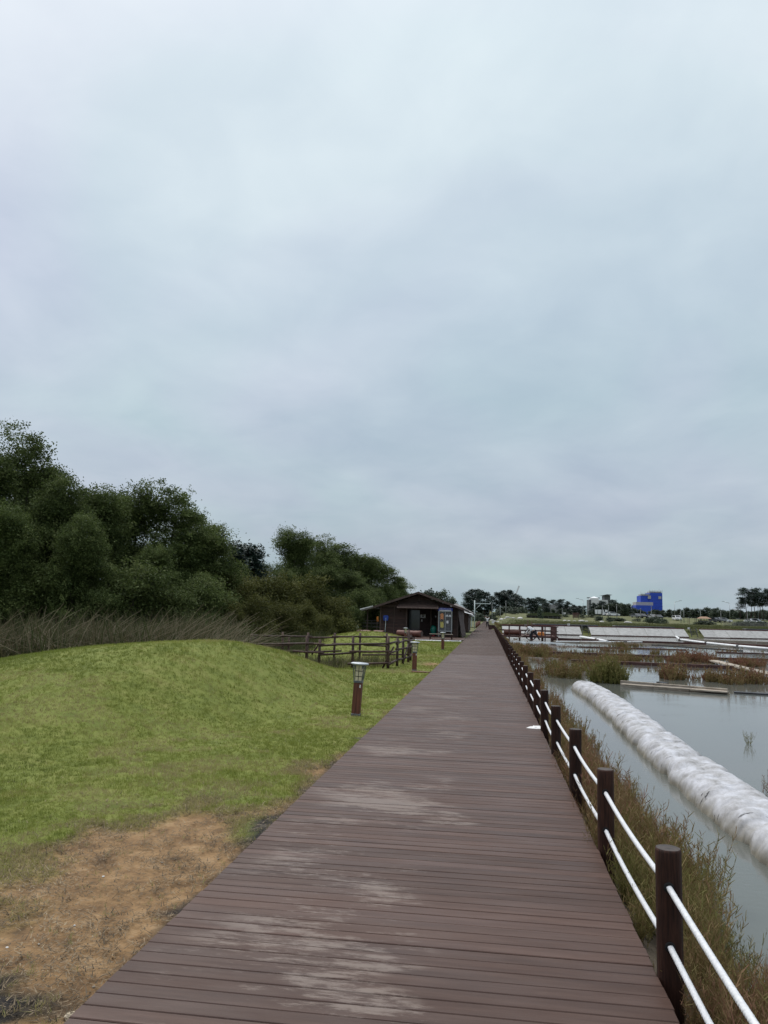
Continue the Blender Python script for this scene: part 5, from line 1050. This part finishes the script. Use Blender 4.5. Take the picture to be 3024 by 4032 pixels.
sheets(1.8, 12.2, 'grey sheeted slope seen through the platform railing'); sheets(13.4, 27.0, 'grey sheeted slope between the two narrow gaps of the far bank'); sheets(29.2, 64, 'longest grey sheeted slope beyond the red glasswort mounds')
def strip(px0, px1, py, lab):
    a, b = D(px0, py, 105), D(px1, py, 105)
    def hit(px):
        d = ray(px, py); t = (100+4.2)/(d[1]-.39*d[0]); return EYE+d*t
    a, b = hit(px0), hit(px1); L = math.hypot(b[0]-a[0], b[1]-a[1]); an = math.atan2(b[1]-a[1], b[0]-a[0]); m_ = (a+b)/2; z0 = gz(m_[0], m_[1])-.05
    h = .28; o = MB().box((0, 0, 0), (L, .9, h), rz=an, bev=.08).build('folded_tarp', M_black, None, (m_[0], m_[1], z0+h/2)); tag(o, lab, 'tarp', 'black folded tarps')
strip(1938, 2048, 2448, 'short black tarp folded on the bank near the boardwalk'); strip(2100, 2350, 2460, 'long black tarp folded on the bank behind the platform'); strip(2415, 2650, 2470, 'black tarp folded on the bank above the middle grey slope'); strip(2930, 3060, 2484, 'black tarp folded on the bank above the end of the long grey slope')
# ladder frames in the gaps
for x in (12.8, 28.1):
    y = float(bank_line(x)); e = empty('timber_ladder', (x, y+.4, -.5)); tag(e, 'dark timber ladder in the gap between grey sheeted slopes', 'ladder', 'timber ladders in the gaps')
    for s in (-.4, .4): MB().box((s, .6, .75), (.08, .10, 1.5), rx=-.7).build('post', M_black, e)
    for k in range(4): MB().box((0, .25+k*.32, .45+k*.22), (.8, .08, .07)).build('rung', M_black, e)
def plate(px, py, num, lab):
    d = ray(px, py); t = 103.6/(d[1]-.39*d[0]); p = EYE+d*t; g = gz(p[0], p[1]); e = empty('number_plate', (p[0], p[1], g)); tag(e, lab, 'plate', 'numbered plates on the bank')
    MB().box((0, 0, (p[2]-g)/2), (.05, .05, p[2]-g)).build('stake', M_palewood, e); MB().box((0, -.03, p[2]-g), (.32, .03, .26)).build('plate', M_paper, e)
    if num: MB().box((0, -.047, p[2]-g), (.035, .004, .17)).add([(-.02, -.049, p[2]-g+.085), (-.02, -.045, p[2]-g+.085), (-.05, -.045, p[2]-g+.05), (-.05, -.049, p[2]-g+.05)], [(0, 1, 2, 3)]).build('figure', M_hole, e)
plate(2239, 2459, '1', 'white plate with the figure 1 on the bank behind the platform'); plate(2712, 2474, '', 'small white plate above the long grey slope'); plate(1941, 2450, '', 'white plate on the bank beside the boardwalk')

# ---------------------------------------------------------------- individual plants by the water
gwb = gw_proto(np.random.default_rng(77), 900); 
def bush(name, p, r, h, n, t, lab, cat, seed, protos, mt=None):
    rg = np.random.default_rng(seed); a = rg.uniform(0, 6.28, n); q = np.sqrt(rg.random(n))*r; pos = np.stack([q*np.cos(a), q*np.sin(a), np.full(n, -.05)], 1)
    V, Fc, T = scatter(protos, pos, h*rg.uniform(.6, 1.15, n)*(1.1-.45*q/r), rg.uniform(0, 6.28, n), np.clip(rg.normal(t, .12, n), 0, 1), .5)
    o = link(name, np_mesh(name, V, Fc, mt or L_gw, dict(tint=T)), None, None, (p[0], p[1], WZ)); return tag(o, lab, cat)
bush('glasswort_bush', P(2395, 2688, WZ), .62, .95, 60, .10, 'large green glasswort bush at the end of the white embankment', 'bush', 1, widen(gw_proto(np.random.default_rng(1), 90) and [gw_proto(np.random.default_rng(i), 110) for i in range(4)], 2.6))
bush('glasswort_bush', P(2230, 2668, WZ), .62, .80, 34, .42, 'olive glasswort bush on the rough mud dyke by the posts', 'bush', 2, widen([gw_proto(np.random.default_rng(i+9), 110) for i in range(4)], 2.6))
bush('water_plant', P(2945, 2930, WZ), .05, .42, 3, .30, 'small sparse pale green plant standing alone in the open water', 'plant', 3, widen([gw_proto(np.random.default_rng(i+19), 70) for i in range(3)], 1.3))
bush('water_plant', P(3018, 3118, WZ), .05, .35, 3, .85, 'reddish plant tip at the water side of the white embankment', 'plant', 4, widen([gw_proto(np.random.default_rng(i+29), 60) for i in range(3)], 1.3))

# ---------------------------------------------------------------- loose stones on the soil
def stone(name, px, py, s, lab, cat, m, seed, sq=.7):
    rg = np.random.default_rng(seed); p = P(px, py, -.12); g = gz(p[0], p[1])-.03*float(soil(np.array([p[0]]), np.array([p[1]]))[0]); b = MB(); n = 9; vs = []
    for i, (z, k) in enumerate(((-.45, .75), (-.1, 1), (.3, .95), (.55, .6))):
        for j in range(n): a = 2*math.pi*j/n; r = s*k*(.8+.4*rg.random()); vs.append((r*math.cos(a), r*sq*math.sin(a), s*z*sq+s*.06*rg.normal()))
    fs = [(i*n+j, i*n+(j+1) % n, i*n+n+(j+1) % n, i*n+n+j) for i in range(3) for j in range(n)]+[tuple(range(n)), tuple(range(4*n-1, 3*n-1, -1))]
    return tag(b.add(vs, fs).build(name, m, None, (p[0], p[1], g+s*.25), (0, 0, rg.uniform(0, 6))), lab, cat)
M_cream = mat('cream_stone', (.34, .28, .19), (.52, .45, .33), 25, .9, .5); M_pebble = mat('white_pebble', (.6, .6, .58), rough=.7)
stone('broken_stone', 279, 3985, .030, 'cream broken stone at the edge of the boardwalk on wet mud', 'stone', M_cream, 1, .85)
for i, (px, py, s) in enumerate(((408, 3432, .010), (930, 3170, .013), (295, 3619, .009), (155, 3690, .009), (30, 3702, .008), (860, 3367, .009), (640, 3375, .007), (370, 3870, .009))):
    o = stone('pebble', px, py, s, 'tiny pale pebble lying on the bare soil beside the boardwalk', 'pebble', M_pebble if i % 2 == 0 else M_stone, 10+i); o['group'] = 'pebbles on the bare soil'

# ---------------------------------------------------------------- far field: cars, lights, buildings, hedges
M_farpole = mat('far_pole', (.17, .18, .17), (.24, .25, .24), 4, .7); M_tyre = mat('tyre', (.012, .012, .013), rough=.8); M_rim = mat('rim', (.3, .3, .32), rough=.35, metal=.8); M_carglass = mat('car_glass', (.014, .017, .020), rough=.06, spec=.8); M_tail = mat('tail_lamp', (.35, .01, .01), rough=.2)
def paint(name, c): return mat(name, c, rough=.25, spec=.6)
PAINT = dict(white=paint('car_white', (.72, .73, .74)), grey=paint('car_grey', (.13, .14, .15)), dark=paint('car_dark', (.035, .038, .045)), silver=paint('car_silver', (.38, .39, .40)))
def car(px, py, Y, col, rz, lab, suv=False):
    p = D(px, py, Y); g = gz(p[0], Y); e = empty('parked_car', (p[0], Y, g), rz); tag(e, lab, 'car', 'cars in the far car park'); hh = 1.62 if suv else 1.44; m = PAINT[col]
    prof = [(-2.15, .32), (2.12, .32), (2.18, .62), (2.05, .80), (1.05, .95), (.35, hh), (-1.25 if not suv else -1.75, hh), (-1.85 if not suv else -2.05, 1.0), (-2.18, .92)]
    MB().prism([(x, z) for x, z in prof], 'y', -.86, .86).build('body', m, e)
    win = [(.95, .97), (.32, hh-.07), (-1.2 if not suv else -1.7, hh-.07), (-1.72 if not suv else -1.98, 1.0)]
    for s in (-1, 1): MB().prism(win, 'y', s*.862, s*.872).build('side_window', M_carglass, e)
    MB().add([(1.08, -.72, .965), (1.08, .72, .965), (.42, .66, hh-.04), (.42, -.66, hh-.04)], [(0, 1, 2, 3)]).build('windscreen', M_carglass, e)
    x0, x1 = (-1.33, -1.86) if not suv else (-1.80, -2.06); MB().add([(x0-.03, -.66, hh-.05), (x0-.03, .66, hh-.05), (x1-.03, .72, 1.04), (x1-.03, -.72, 1.04)], [(0, 1, 2, 3)]).build('rear_window', M_carglass, e)
    for sx in (-1.35, 1.35):
        for s in (-1, 1):
            w = MB().tube([(sx, s*.68, .32), (sx, s*.89, .32)], .32, 16).build('wheel', M_tyre, e); MB().tube([(sx, s*.885, .32), (sx, s*.90, .32)], .19, 12).build('rim', M_rim, w)
    for s in (-1, 1): MB().box((2.13, s*.62, .70), (.10, .34, .13)).build('headlight', M_rim, e); MB().box((-2.16, s*.64, .80), (.05, .3, .16)).build('tail_light', M_tail, e)
car(2397, 2427, 285, 'white', 0, 'white car parked broadside left of all the hedges in the far car park'); car(2414, 2428, 281, 'white', .15, 'white car parked close behind the broadside white one')
car(2506, 2429, 270, 'grey', -1.2, 'mid grey car parked beside the dark grey one before the blue building'); car(2529, 2430, 270, 'dark', -1.3, 'dark grey car parked beside the mid grey one'); car(2567, 2431, 268, 'silver', -1.2, 'silver car parked below the blue wrapped building'); car(2592, 2432, 266, 'dark', -1.4, 'dark saloon parked next to the silver car')
car(2666, 2434, 262, 'white', -1.45, 'white upright car parked alone on the grass edge', True); car(2817, 2438, 262, 'dark', -1.1, 'dark car parked right behind the gazebo'); car(2835, 2438, 262, 'grey', -1.2, 'grey car between the dark and the white one past the gazebo'); car(2855, 2439, 262, 'white', -.3, 'white car parked past the gazebo'); car(2957, 2441, 262, 'white', -1.0, 'white car under the bare trunked pines'); car(2980, 2442, 262, 'silver', -.6, 'silver car under the bare trunked pines', True)
for i, (px, py0, py1, arm) in enumerate([(2296, 2362, 2400, -1), (2656, 2370, 2432, 1), (2872, 2374, 2436, -1), (2984, 2378, 2440, 1), (2064, 2386, 2422, -1), (1938, 2382, 2412, 0), (1970, 2386, 2420, 0), (1992, 2370, 2420, 0), (2428, 2383, 2428, 0), (2372, 2389, 2428, 0), (2396, 2388, 2428, 0), (2522, 2400, 2432, 0), (2565, 2393, 2432, 0), (2680, 2402, 2435, 0), (2692, 2398, 2432, 0), (2758, 2402, 2448, 0), (2838, 2410, 2432, 0), (2942, 2410, 2440, 0), (2214, 2400, 2424, 0)]):
    Y = 300 if arm else 245; p = D(px, py0, Y); g = gz(p[0], Y); e = empty('street_lamp' if arm else 'utility_pole', (p[0], Y, g)); h = p[2]-g
    tag(e, 'tall grey street lamp with a single arm above the far trees' if arm else 'plain pale pole standing in the far park', 'street lamp' if arm else 'pole', 'street lamps' if arm else 'pale poles in the park')
    MB().tube([(0, 0, -.3), (0, 0, h)], [.10, .07], 8).build('mast', M_farpole if not arm else M_alu, e)
    if arm: MB().tube([(0, 0, h-.1), (arm*1.9, 0, h+.45)], .07, 6).build('arm', M_alu, e); MB().box((arm*2.2, 0, h+.5), (.9, .3, .14)).build('lamp_head', M_alu, e)
    else: MB().lathe([(.16, 0), (.16, .25), (.05, .32)], (0, 0, h), n=10).build('top', M_farpole, e)
# blue wrapped building under construction

M_bluenet = mat('blue_net', (.018, .055, .36), (.030, .085, .50), 1.2, .8, .1, (1, 1, 3), detail=6); M_conc = mat('concrete', (.30, .29, .27), (.42, .41, .39), 2, .85, .1); M_scaf = mat('scaffold', (.34, .34, .34), rough=.5, metal=.4)
def building(name, Y, lab): e = empty(name, (0, Y, 0)); tag(e, lab, 'building'); return e
def face(px0, py0, px1, py1, Y): a, b = D(px0, py0, Y), D(px1, py1, Y); return a[0], b[0], b[2], a[2]
bb = building('blue_wrapped_building', 500, 'tall building under construction wrapped in blue netting with scaffolding on top')
gzb = gz(105, 500)
x0, x1, z0, z1 = face(2557, 2334, 2609, 2400, 500); MB().box(((x0+x1)/2, 7, (z1+gzb)/2), (x1-x0, 14, z1-gzb)).build('tower', M_bluenet, bb)
x2, x3, z2, z3 = face(2523, 2345, 2560, 2371, 500); MB().box(((x2+x3)/2, 7, (z3+z2)/2), (x3-x2, 13, z3-z2)).build('upper_wing', M_bluenet, bb)
x4, x5, z4, z5 = face(2500, 2383, 2575, 2400, 500); MB().box(((x4+x5)/2, 4, (z5+gzb)/2), (x5-x4, 14, z5-gzb)).build('lower_wing', M_bluenet, bb)
MB().box(((x4+x5)/2, 5, (z5+z2)/2), (x5-x4-1, 11, z2-z5-.1)).build('bare_storey', M_conc, bb)
x6, x7, z6, z7 = face(2551, 2345, 2563, 2358, 500); MB().box(((x6+x7)/2, -.05, (z6+z7)/2), (x7-x6, .3, z7-z6)).build('open_bay', M_conc, bb)
x6, x7, z6, z7 = face(2592, 2348, 2604, 2359, 500); MB().box(((x6+x7)/2, -.05, (z6+z7)/2), (x7-x6, .3, z7-z6)).build('open_bay', M_conc, bb)
for j in range(1, 7): MB().box(((x0+x1)/2, -.06, gzb+(z1-gzb)*j/7), (x1-x0+.1, .12, .16)).build('net_seam', M_signblue, bb)
for (xa, xb, zz) in ((x0, x1, z1), (x2, x3, z3)):
    for k in range(9): MB().tube([(xa+(xb-xa)*k/8, 0, zz), (xa+(xb-xa)*k/8, 0, zz+random.uniform(1.4, 3.0))], .07, 5).build('scaffold_tube', M_scaf, bb)
    for h in (.7, 1.4): MB().box(((xa+xb)/2, 0, zz+h), (xb-xa, .08, .08)).build('scaffold_rail', M_scaf, bb)
    MB().box(((xa+xb)/2, 5, zz+.45), (xb-xa-.6, 9, .9)).build('parapet', M_conc, bb)
wb_ = building('white_building', 450, 'white and grey building with a pale tent-shaped roof and flat canopy'); gw0 = gz(63, 450)
M_bwhite = mat('white_wall', (.58, .58, .57), (.66, .66, .65), 1.5, .8); M_bgrey = mat('grey_cladding', (.085, .090, .095), (.13, .135, .14), 1.5, .7)
x0, x1, z0, z1 = face(2328, 2361, 2394, 2392, 450); MB().box(((x0+x1)/2, 5, (z1+gw0)/2), (x1-x0, 10, z1-gw0)).build('wall', M_bwhite, wb_)
xa, xb, z2, z3 = face(2319, 2361, 2328, 2395, 450); MB().box(((xa+xb)/2, 5, (z3+gw0)/2), (xb-xa, 10, z3-gw0)).build('grey_bay', M_bgrey, wb_)
xc, xd, z4, z5 = face(2380, 2345, 2403, 2361, 450); MB().box(((xc+xd)/2, 5, (z5+gw0)/2), (xd-xc, 9.8, z5-gw0)).build('stair_tower', M_bgrey, wb_)
xe, xf, z6, z7 = face(2370, 2341, 2408, 2345, 450); MB().prism([(xe, z6), ((xe+xf)/2, z7+.2), (xf, z7-.1), (xf, z6+.2)], 'y', -2, 12).build('canopy', M_bgrey, wb_)
xe, xf, z6, z7 = face(2319, 2351, 2368, 2361, 450); MB().box(((xe+xf)/2, 8, z7-.2), (xf-xe, 4, .5)).build('roof_slab', M_bgrey, wb_)
tcx = D(2341, 2355, 450)[0]; zt_ = D(2341, 2348, 450)[2]; tn = MB(); r_ = 2.3; tn.add([(tcx-r_, 0, z1+1.0), (tcx+r_, 0, z1+1.0), (tcx+r_, 4.6, z1+1.0), (tcx-r_, 4.6, z1+1.0), (tcx, 2.3, zt_), (tcx-r_, 0, z1+.02), (tcx+r_, 0, z1+.02), (tcx+r_, 4.6, z1+.02), (tcx-r_, 4.6, z1+.02)], [(0, 1, 4), (1, 2, 4), (2, 3, 4), (3, 0, 4), (0, 1, 6, 5), (1, 2, 7, 6), (2, 3, 8, 7), (3, 0, 5, 8)]); tn.build('roof_tent', M_white, wb_)
for k in range(3):
    for j in range(2): MB().box((x0+1.6+k*(x1-x0-2.5)/2, -.03, gw0+2.3+j*3), (1.3, .08, 1.2)).build('window', M_carglass, wb_)
gb = building('grey_stone_hall', 350, 'low grey stone faced hall with a sloping end wall between the pines'); gg = gz(25, 350); M_hall = mat('hall_stone', (.22, .22, .22), (.30, .30, .30), 3, .85)
a_, b_ = D(2157, 2412, 350), D(2200, 2381, 350); MB().prism([(a_[0]-.3, gg-.5), (b_[0]+.6, gg-.5), (b_[0]-.3, b_[2]), (a_[0]+.9, b_[2]+.1)], 'y', 0, 14).build('wall', M_hall, gb)
a_, b_ = D(2200, 2412, 350), D(2292, 2385, 350); MB().box(((a_[0]+b_[0])/2, 9, (gg+b_[2])/2-.2), (b_[0]-a_[0], 10, b_[2]-gg)).build('rear_wing', M_hall, gb)
a_, b_ = D(2207, 2424, 330), D(2228, 2416, 330); MB().box(((a_[0]+b_[0])/2, -20, (a_[2]+b_[2])/2), (b_[0]-a_[0], .3, b_[2]-a_[2]+1.0)).build('low_wall', M_bwhite, gb)
# dark billboard panel
a_, b_ = D(2256, 2412, 240), D(2280, 2433, 240); bd = empty('slatted_panel', ((a_[0]+b_[0])/2, 240, gz(a_[0], 240))); tag(bd, 'dark slatted screen standing in the far meadow', 'screen')
for k in range(6): MB().box((-.85+k*.34, k*.05, (a_[2]+b_[2])/2-bd.location.z), (.28, .08, a_[2]-b_[2])).build('slat', M_redwood, bd)
for s in (-.8, .8): MB().box((s, .12, .6), (.12, .12, 1.6)).build('post', M_black, bd)
# green roofed hide with dark bays
hx0, hx1 = D(2074, 2440, 235)[0], D(2212, 2440, 235)[0]; hz = gz((hx0+hx1)/2, 235); hd_ = empty('bird_hide', ((hx0+hx1)/2, 235, hz)); tag(hd_, 'long low shelter with grassed roof and dark open bays in the far bank', 'shelter'); hw = hx1-hx0
h_ = D(2140, 2424, 235)[2]-hz
MB().box((0, 1.6, h_/2-.3), (hw-.3, .1, h_+.4)).build('back_wall', M_black, hd_)
for k in range(9):
    if k != 4: MB().box((-hw/2+hw*k/8, 0, h_/2-.3), (.16, .16, h_+.6)).build('post', M_grey, hd_)
MB().box((0, 0, h_-.08), (hw, .14, .14)).build('beam', M_grey, hd_); MB().box((0, 0, h_*.45), (hw, .08, .08)).build('rail', M_grey, hd_)
M_turf = mat('turf_roof', (.035, .05, .018), (.07, .085, .03), 2, .9, .6); MB().prism([(-hw/2-.4, h_+.01), (hw/2+.4, h_+.01), (hw/2-1.2, h_+.7), (hw*.1, h_+1.0), (-hw/2+.8, h_+.55)], 'y', -.4, 3.2).build('turf_roof', M_turf, hd_)
# gazebo
gx_ = D(2772, 2447, 235)[0]; g0 = gz(gx_, 235); gz_ = empty('park_gazebo', (gx_, 235, g0)); gz_.scale = (.52, .6, .70); tag(gz_, 'dark timber gazebo with brown hipped roof in the far meadow', 'gazebo')
for sx in (-2.6, -.9, .9, 2.6):
    for sy in (-1.6, 1.6): MB().box((sx, sy, 1.2), (.18, .18, 2.4)).build('post', M_trim, gz_)
MB().box((0, 0, .42), (5.2, 3.2, .14)).build('floor', M_trim, gz_); MB().box((0, 1.62, 1.0), (5.2, .08, 1.3)).build('back_screen', M_black, gz_)
M_gr = mat('gazebo_roof', (.22, .13, .08), (.30, .19, .12), 4, .8); MB().add([(-3.4, -2.3, 2.4), (3.4, -2.3, 2.4), (3.4, 2.3, 2.4), (-3.4, 2.3, 2.4), (-1.5, 0, 3.25), (1.5, 0, 3.25)], [(0, 1, 5, 4), (1, 2, 5), (2, 3, 4, 5), (3, 0, 4), (0, 1, 2, 3)]).build('roof', M_gr, gz_)
pg = empty('pergola', (gx_-3.0, 236, gz(gx_-3.0, 236))); pg.scale = (.7, .7, .78); tag(pg, 'flat topped dark pergola attached beside the gazebo', 'pergola')
for sx in (-1.4, 1.4):
    for sy in (-1.2, 1.2): MB().box((sx, sy, 1.1), (.14, .14, 2.2)).build('post', M_trim, pg)
MB().box((0, 0, 2.25), (3.4, 2.9, .12)).build('top', M_grey, pg)
# stake fence at the right
sf0, sf1 = D(2851, 2465, 190), D(3060, 2476, 190); sf = empty('stake_fence', (sf0[0], 190, gz(sf0[0], 190))); tag(sf, 'row of thin dark stakes crossing the far meadow', 'fence'); n = 46
for k in range(n):
    x = (sf1[0]-sf0[0])*k/(n-1); MB().box((x, random.uniform(-.1, .1), gz(sf0[0]+x, 190)-sf.location.z+.45), (.09, .07, random.uniform(.95, 1.25))).build('stake', M_grey, sf)
# windmill half hidden by the pines
wmx = D(2030, 2345, 370); wm = empty('windmill', (wmx[0], 372, gz(wmx[0], 372))); tag(wm, 'pale windmill sail showing between the pine crowns', 'windmill'); hb = wmx[2]-wm.location.z
MB().lathe([(1.9, 0), (1.1, hb-.5), (.3, hb+1.2)], n=14).build('tower', M_grey, wm)
for k in range(4): a = .35+k*math.pi/2; MB().box((math.sin(a)*2.6, -1.6, hb+math.cos(a)*2.6), (.7, .08, 4.6), ry=a).build('sail', M_white, wm)
# village roofs behind right trees
vr = empty('white_house', (D(2906, 2405, 400)[0], 400, gz(105, 400))); tag(vr, 'white house gable behind the far trees near the bare trunked pines', 'house'); zz = D(2906, 2401, 400)[2]-vr.location.z
MB().prism([(-3.2, 0), (3.2, 0), (3.2, zz-1.6), (0, zz), (-3.2, zz-1.6)], 'y', 0, 8).build('wall', M_bwhite, vr); MB().prism([(-3.6, zz-1.75), (0, zz+.05), (3.6, zz-1.75), (3.6, zz-1.55), (0, zz+.3), (-3.6, zz-1.55)], 'y', -.4, 8.4).build('roof', M_bgrey, vr)
# hedges, low shrubs, boulders and banners of the park
H_far = [tree_kind(95+i, L_far, M_trunk, .05, R=1.5, Hc=1.5, zc=.75, lobes=7, clumps=70, per=24, leaf=.22, cl_r=.22, taper=.2, sprig=8) for i in range(3)]
def hedge(px, py, Y, sx, sz, i):
    p = D(px, py, Y); e = place_tree(H_far[i % 3], 'low_hedge', p[0], Y, sx, 'low clipped dark hedge clump in the far meadow', 'hedge', 'hedge clumps in the far meadow', sz=sz)
k = 0
for px, py, Y, sx, sz in [(1900, 2420, 300, 2.2, 1.2), (1920, 2418, 300, 2, 1.2), (1940, 2420, 298, 2, 1.2), (1965, 2418, 296, 2, 1.2), (1985, 2416, 300, 2.5, 1.4), (2005, 2418, 300, 2.5, 1.4), (2030, 2420, 295, 2.6, 1.3), (2055, 2425, 285, 2, 1.2), (2012, 2430, 260, 1.2, .9), (2025, 2432, 255, 1.0, .8), (1950, 2434, 270, 1.4, .8), (1975, 2436, 265, 1.6, .7), (1890, 2430, 280, 1.6, 1.5), (1880, 2424, 285, 2, 1.6), (1865, 2420, 290, 2, 1.8), (2225, 2432, 250, 1.0, .5), (2292, 2434, 245, .9, .7), (2352, 2436, 240, 1.4, .6), (2362, 2440, 225, .8, .8), (2398, 2444, 215, .9, .8), (2408, 2438, 235, 1.5, .55), (2430, 2438, 235, 1.8, .55), (2448, 2439, 235, 1.2, .5), (2513, 2440, 240, 1.2, .5), (2551, 2441, 238, 1, .6), (2580, 2444, 215, 1.4, 1.0), (2600, 2448, 205, 1.2, .7), (2560, 2450, 205, 1.2, .8), (2615, 2452, 200, 1.1, .7), (2760, 2456, 205, 1.6, .5), (2790, 2458, 205, 1.6, .5), (2925, 2448, 230, 2.0, .7), (2950, 2449, 230, 2.0, .7), (2975, 2450, 228, 2.0, .7), (2910, 2455, 215, 1.6, .6), (2940, 2458, 210, 1.8, .6), (3000, 2452, 225, 2, .7), (2125, 2428, 225, .9, 1.8), (2328, 2432, 255, 1.6, .5)]:
    hedge(px, py, Y, sx, sz, k); k += 1
bm_ = MB(); rg = np.random.default_rng(4); vs = []
for i, (z, kk) in enumerate(((-.2, .8), (.15, 1), (.5, .8), (.7, .35))):
    for j in range(9): a = 2*math.pi*j/9; r = kk*(.8+.4*rg.random()); vs.append((r*math.cos(a), r*.7*math.sin(a), z))
bme = bm_.add(vs, [(i*9+j, i*9+(j+1) % 9, i*9+9+(j+1) % 9, i*9+9+j) for i in range(3) for j in range(9)]+[tuple(range(9)), tuple(range(35, 26, -1))], 0, True).mesh('boulder', mat('boulder_stone', (.32, .31, .29), (.50, .49, .46), 2, .85, .3, rnd=.25))
for px, Y, s in [(1937, 230, .7), (1948, 232, .8), (1962, 228, .5), (1975, 231, .9), (1998, 229, .8), (2012, 230, .4), (2022, 226, .7), (2048, 224, 1.1), (2052, 225, .6), (2224, 215, .7), (2240, 214, .6), (2290, 206, .9), (2370, 206, .7), (2470, 205, .9), (2478, 205, .7), (2262, 210, .5), (2310, 210, .5), (1988, 226, .5)]:
    p = D(px, 2440, Y); o = link('boulder', bme, None, None, (p[0], Y, gz(p[0], Y)), (0, 0, random.uniform(0, 6)), (s, s, s*.7)); tag(o, 'pale rounded boulder lying in the meadow beyond the salt pans', 'boulder', 'boulders in the meadow')
for px in (2343, 2354, 2363, 2368, 2383): 
    p = D(px, 2415, 300); e = empty('white_banner', (p[0], 300, gz(p[0], 300))); tag(e, 'white upright banner before the far hedge', 'banner', 'white banners'); MB().tube([(0, 0, 0), (0, 0, 2.4)], .04, 5).build('pole', M_alu, e); MB().box((.45, 0, 1.5), (.85, .03, 1.6)).build('cloth', M_white, e)
# meadow growth on the far bank
def meadow():
    rg = np.random.default_rng(61); pr = [blades(7, .5, 1.0, .16, .5, 1, rg, .5) for _ in range(4)]
    n = 26000; x = rg.uniform(1.5, 100, n); s = 3.0+rg.random(n)**1.7*110; y = bank_line(x)+s; keep = x < .42*y+4; x, y = x[keep], y[keep]
    V, Fc, T = scatter(pr, np.stack([x, y, G(x, y)-.03], 1), rg.uniform(.2, .5, len(x))*(1-.5*sstep(15, 90, y-bank_line(x))), rg.uniform(0, 6.28, len(x)), np.clip(fbm(x*.12, y*.12, 4.)*1.1-.1+rg.normal(0, .12, len(x)), 0, 1), .3)
    tag(link('meadow_grass', np_mesh('meadow_grass', V, Fc, L_wild, dict(tint=T))), 'tall olive meadow grass on the bank beyond the salt pans', 'grass', kind='stuff')
meadow()

# white scrap by the posts and a board at the foot of the second lamp
rg = np.random.default_rng(9); q = P(2140, 2868, 0); n = 12
sc_v = [(.13*math.cos(2*math.pi*k/n)*(.5+.7*rg.random()), .09*math.sin(2*math.pi*k/n)*(.5+.7*rg.random()), .002) for k in range(n)]
scm = MB().add(sc_v+[(x*.55, y*.5, .014+.02*rg.random()) for x, y, z in sc_v]+[(0, 0, .022)], [(k, (k+1) % n, n+(k+1) % n, n+k) for k in range(n)]+[(n+k, n+(k+1) % n, 2*n) for k in range(n)])
tag(scm.build('white_scrap', M_paper, None, (q[0]-.12, q[1], 0)), 'crumpled white scrap lying on the boardwalk against the fence posts', 'scrap')
a_, b_ = P(1624, 2646, -.1), P(1694, 2650, -.1); c_ = (a_+b_)/2
tag(MB().box((0, 0, .025), (np.linalg.norm(b_-a_), .16, .05), bev=.006).build('loose_board', M_log, None, (c_[0], c_[1], gz(c_[0], c_[1])-.012), (0, 0, math.atan2(b_[1]-a_[1], b_[0]-a_[0]))), 'red brown board lying on bare soil at the foot of a bollard lamp', 'board')
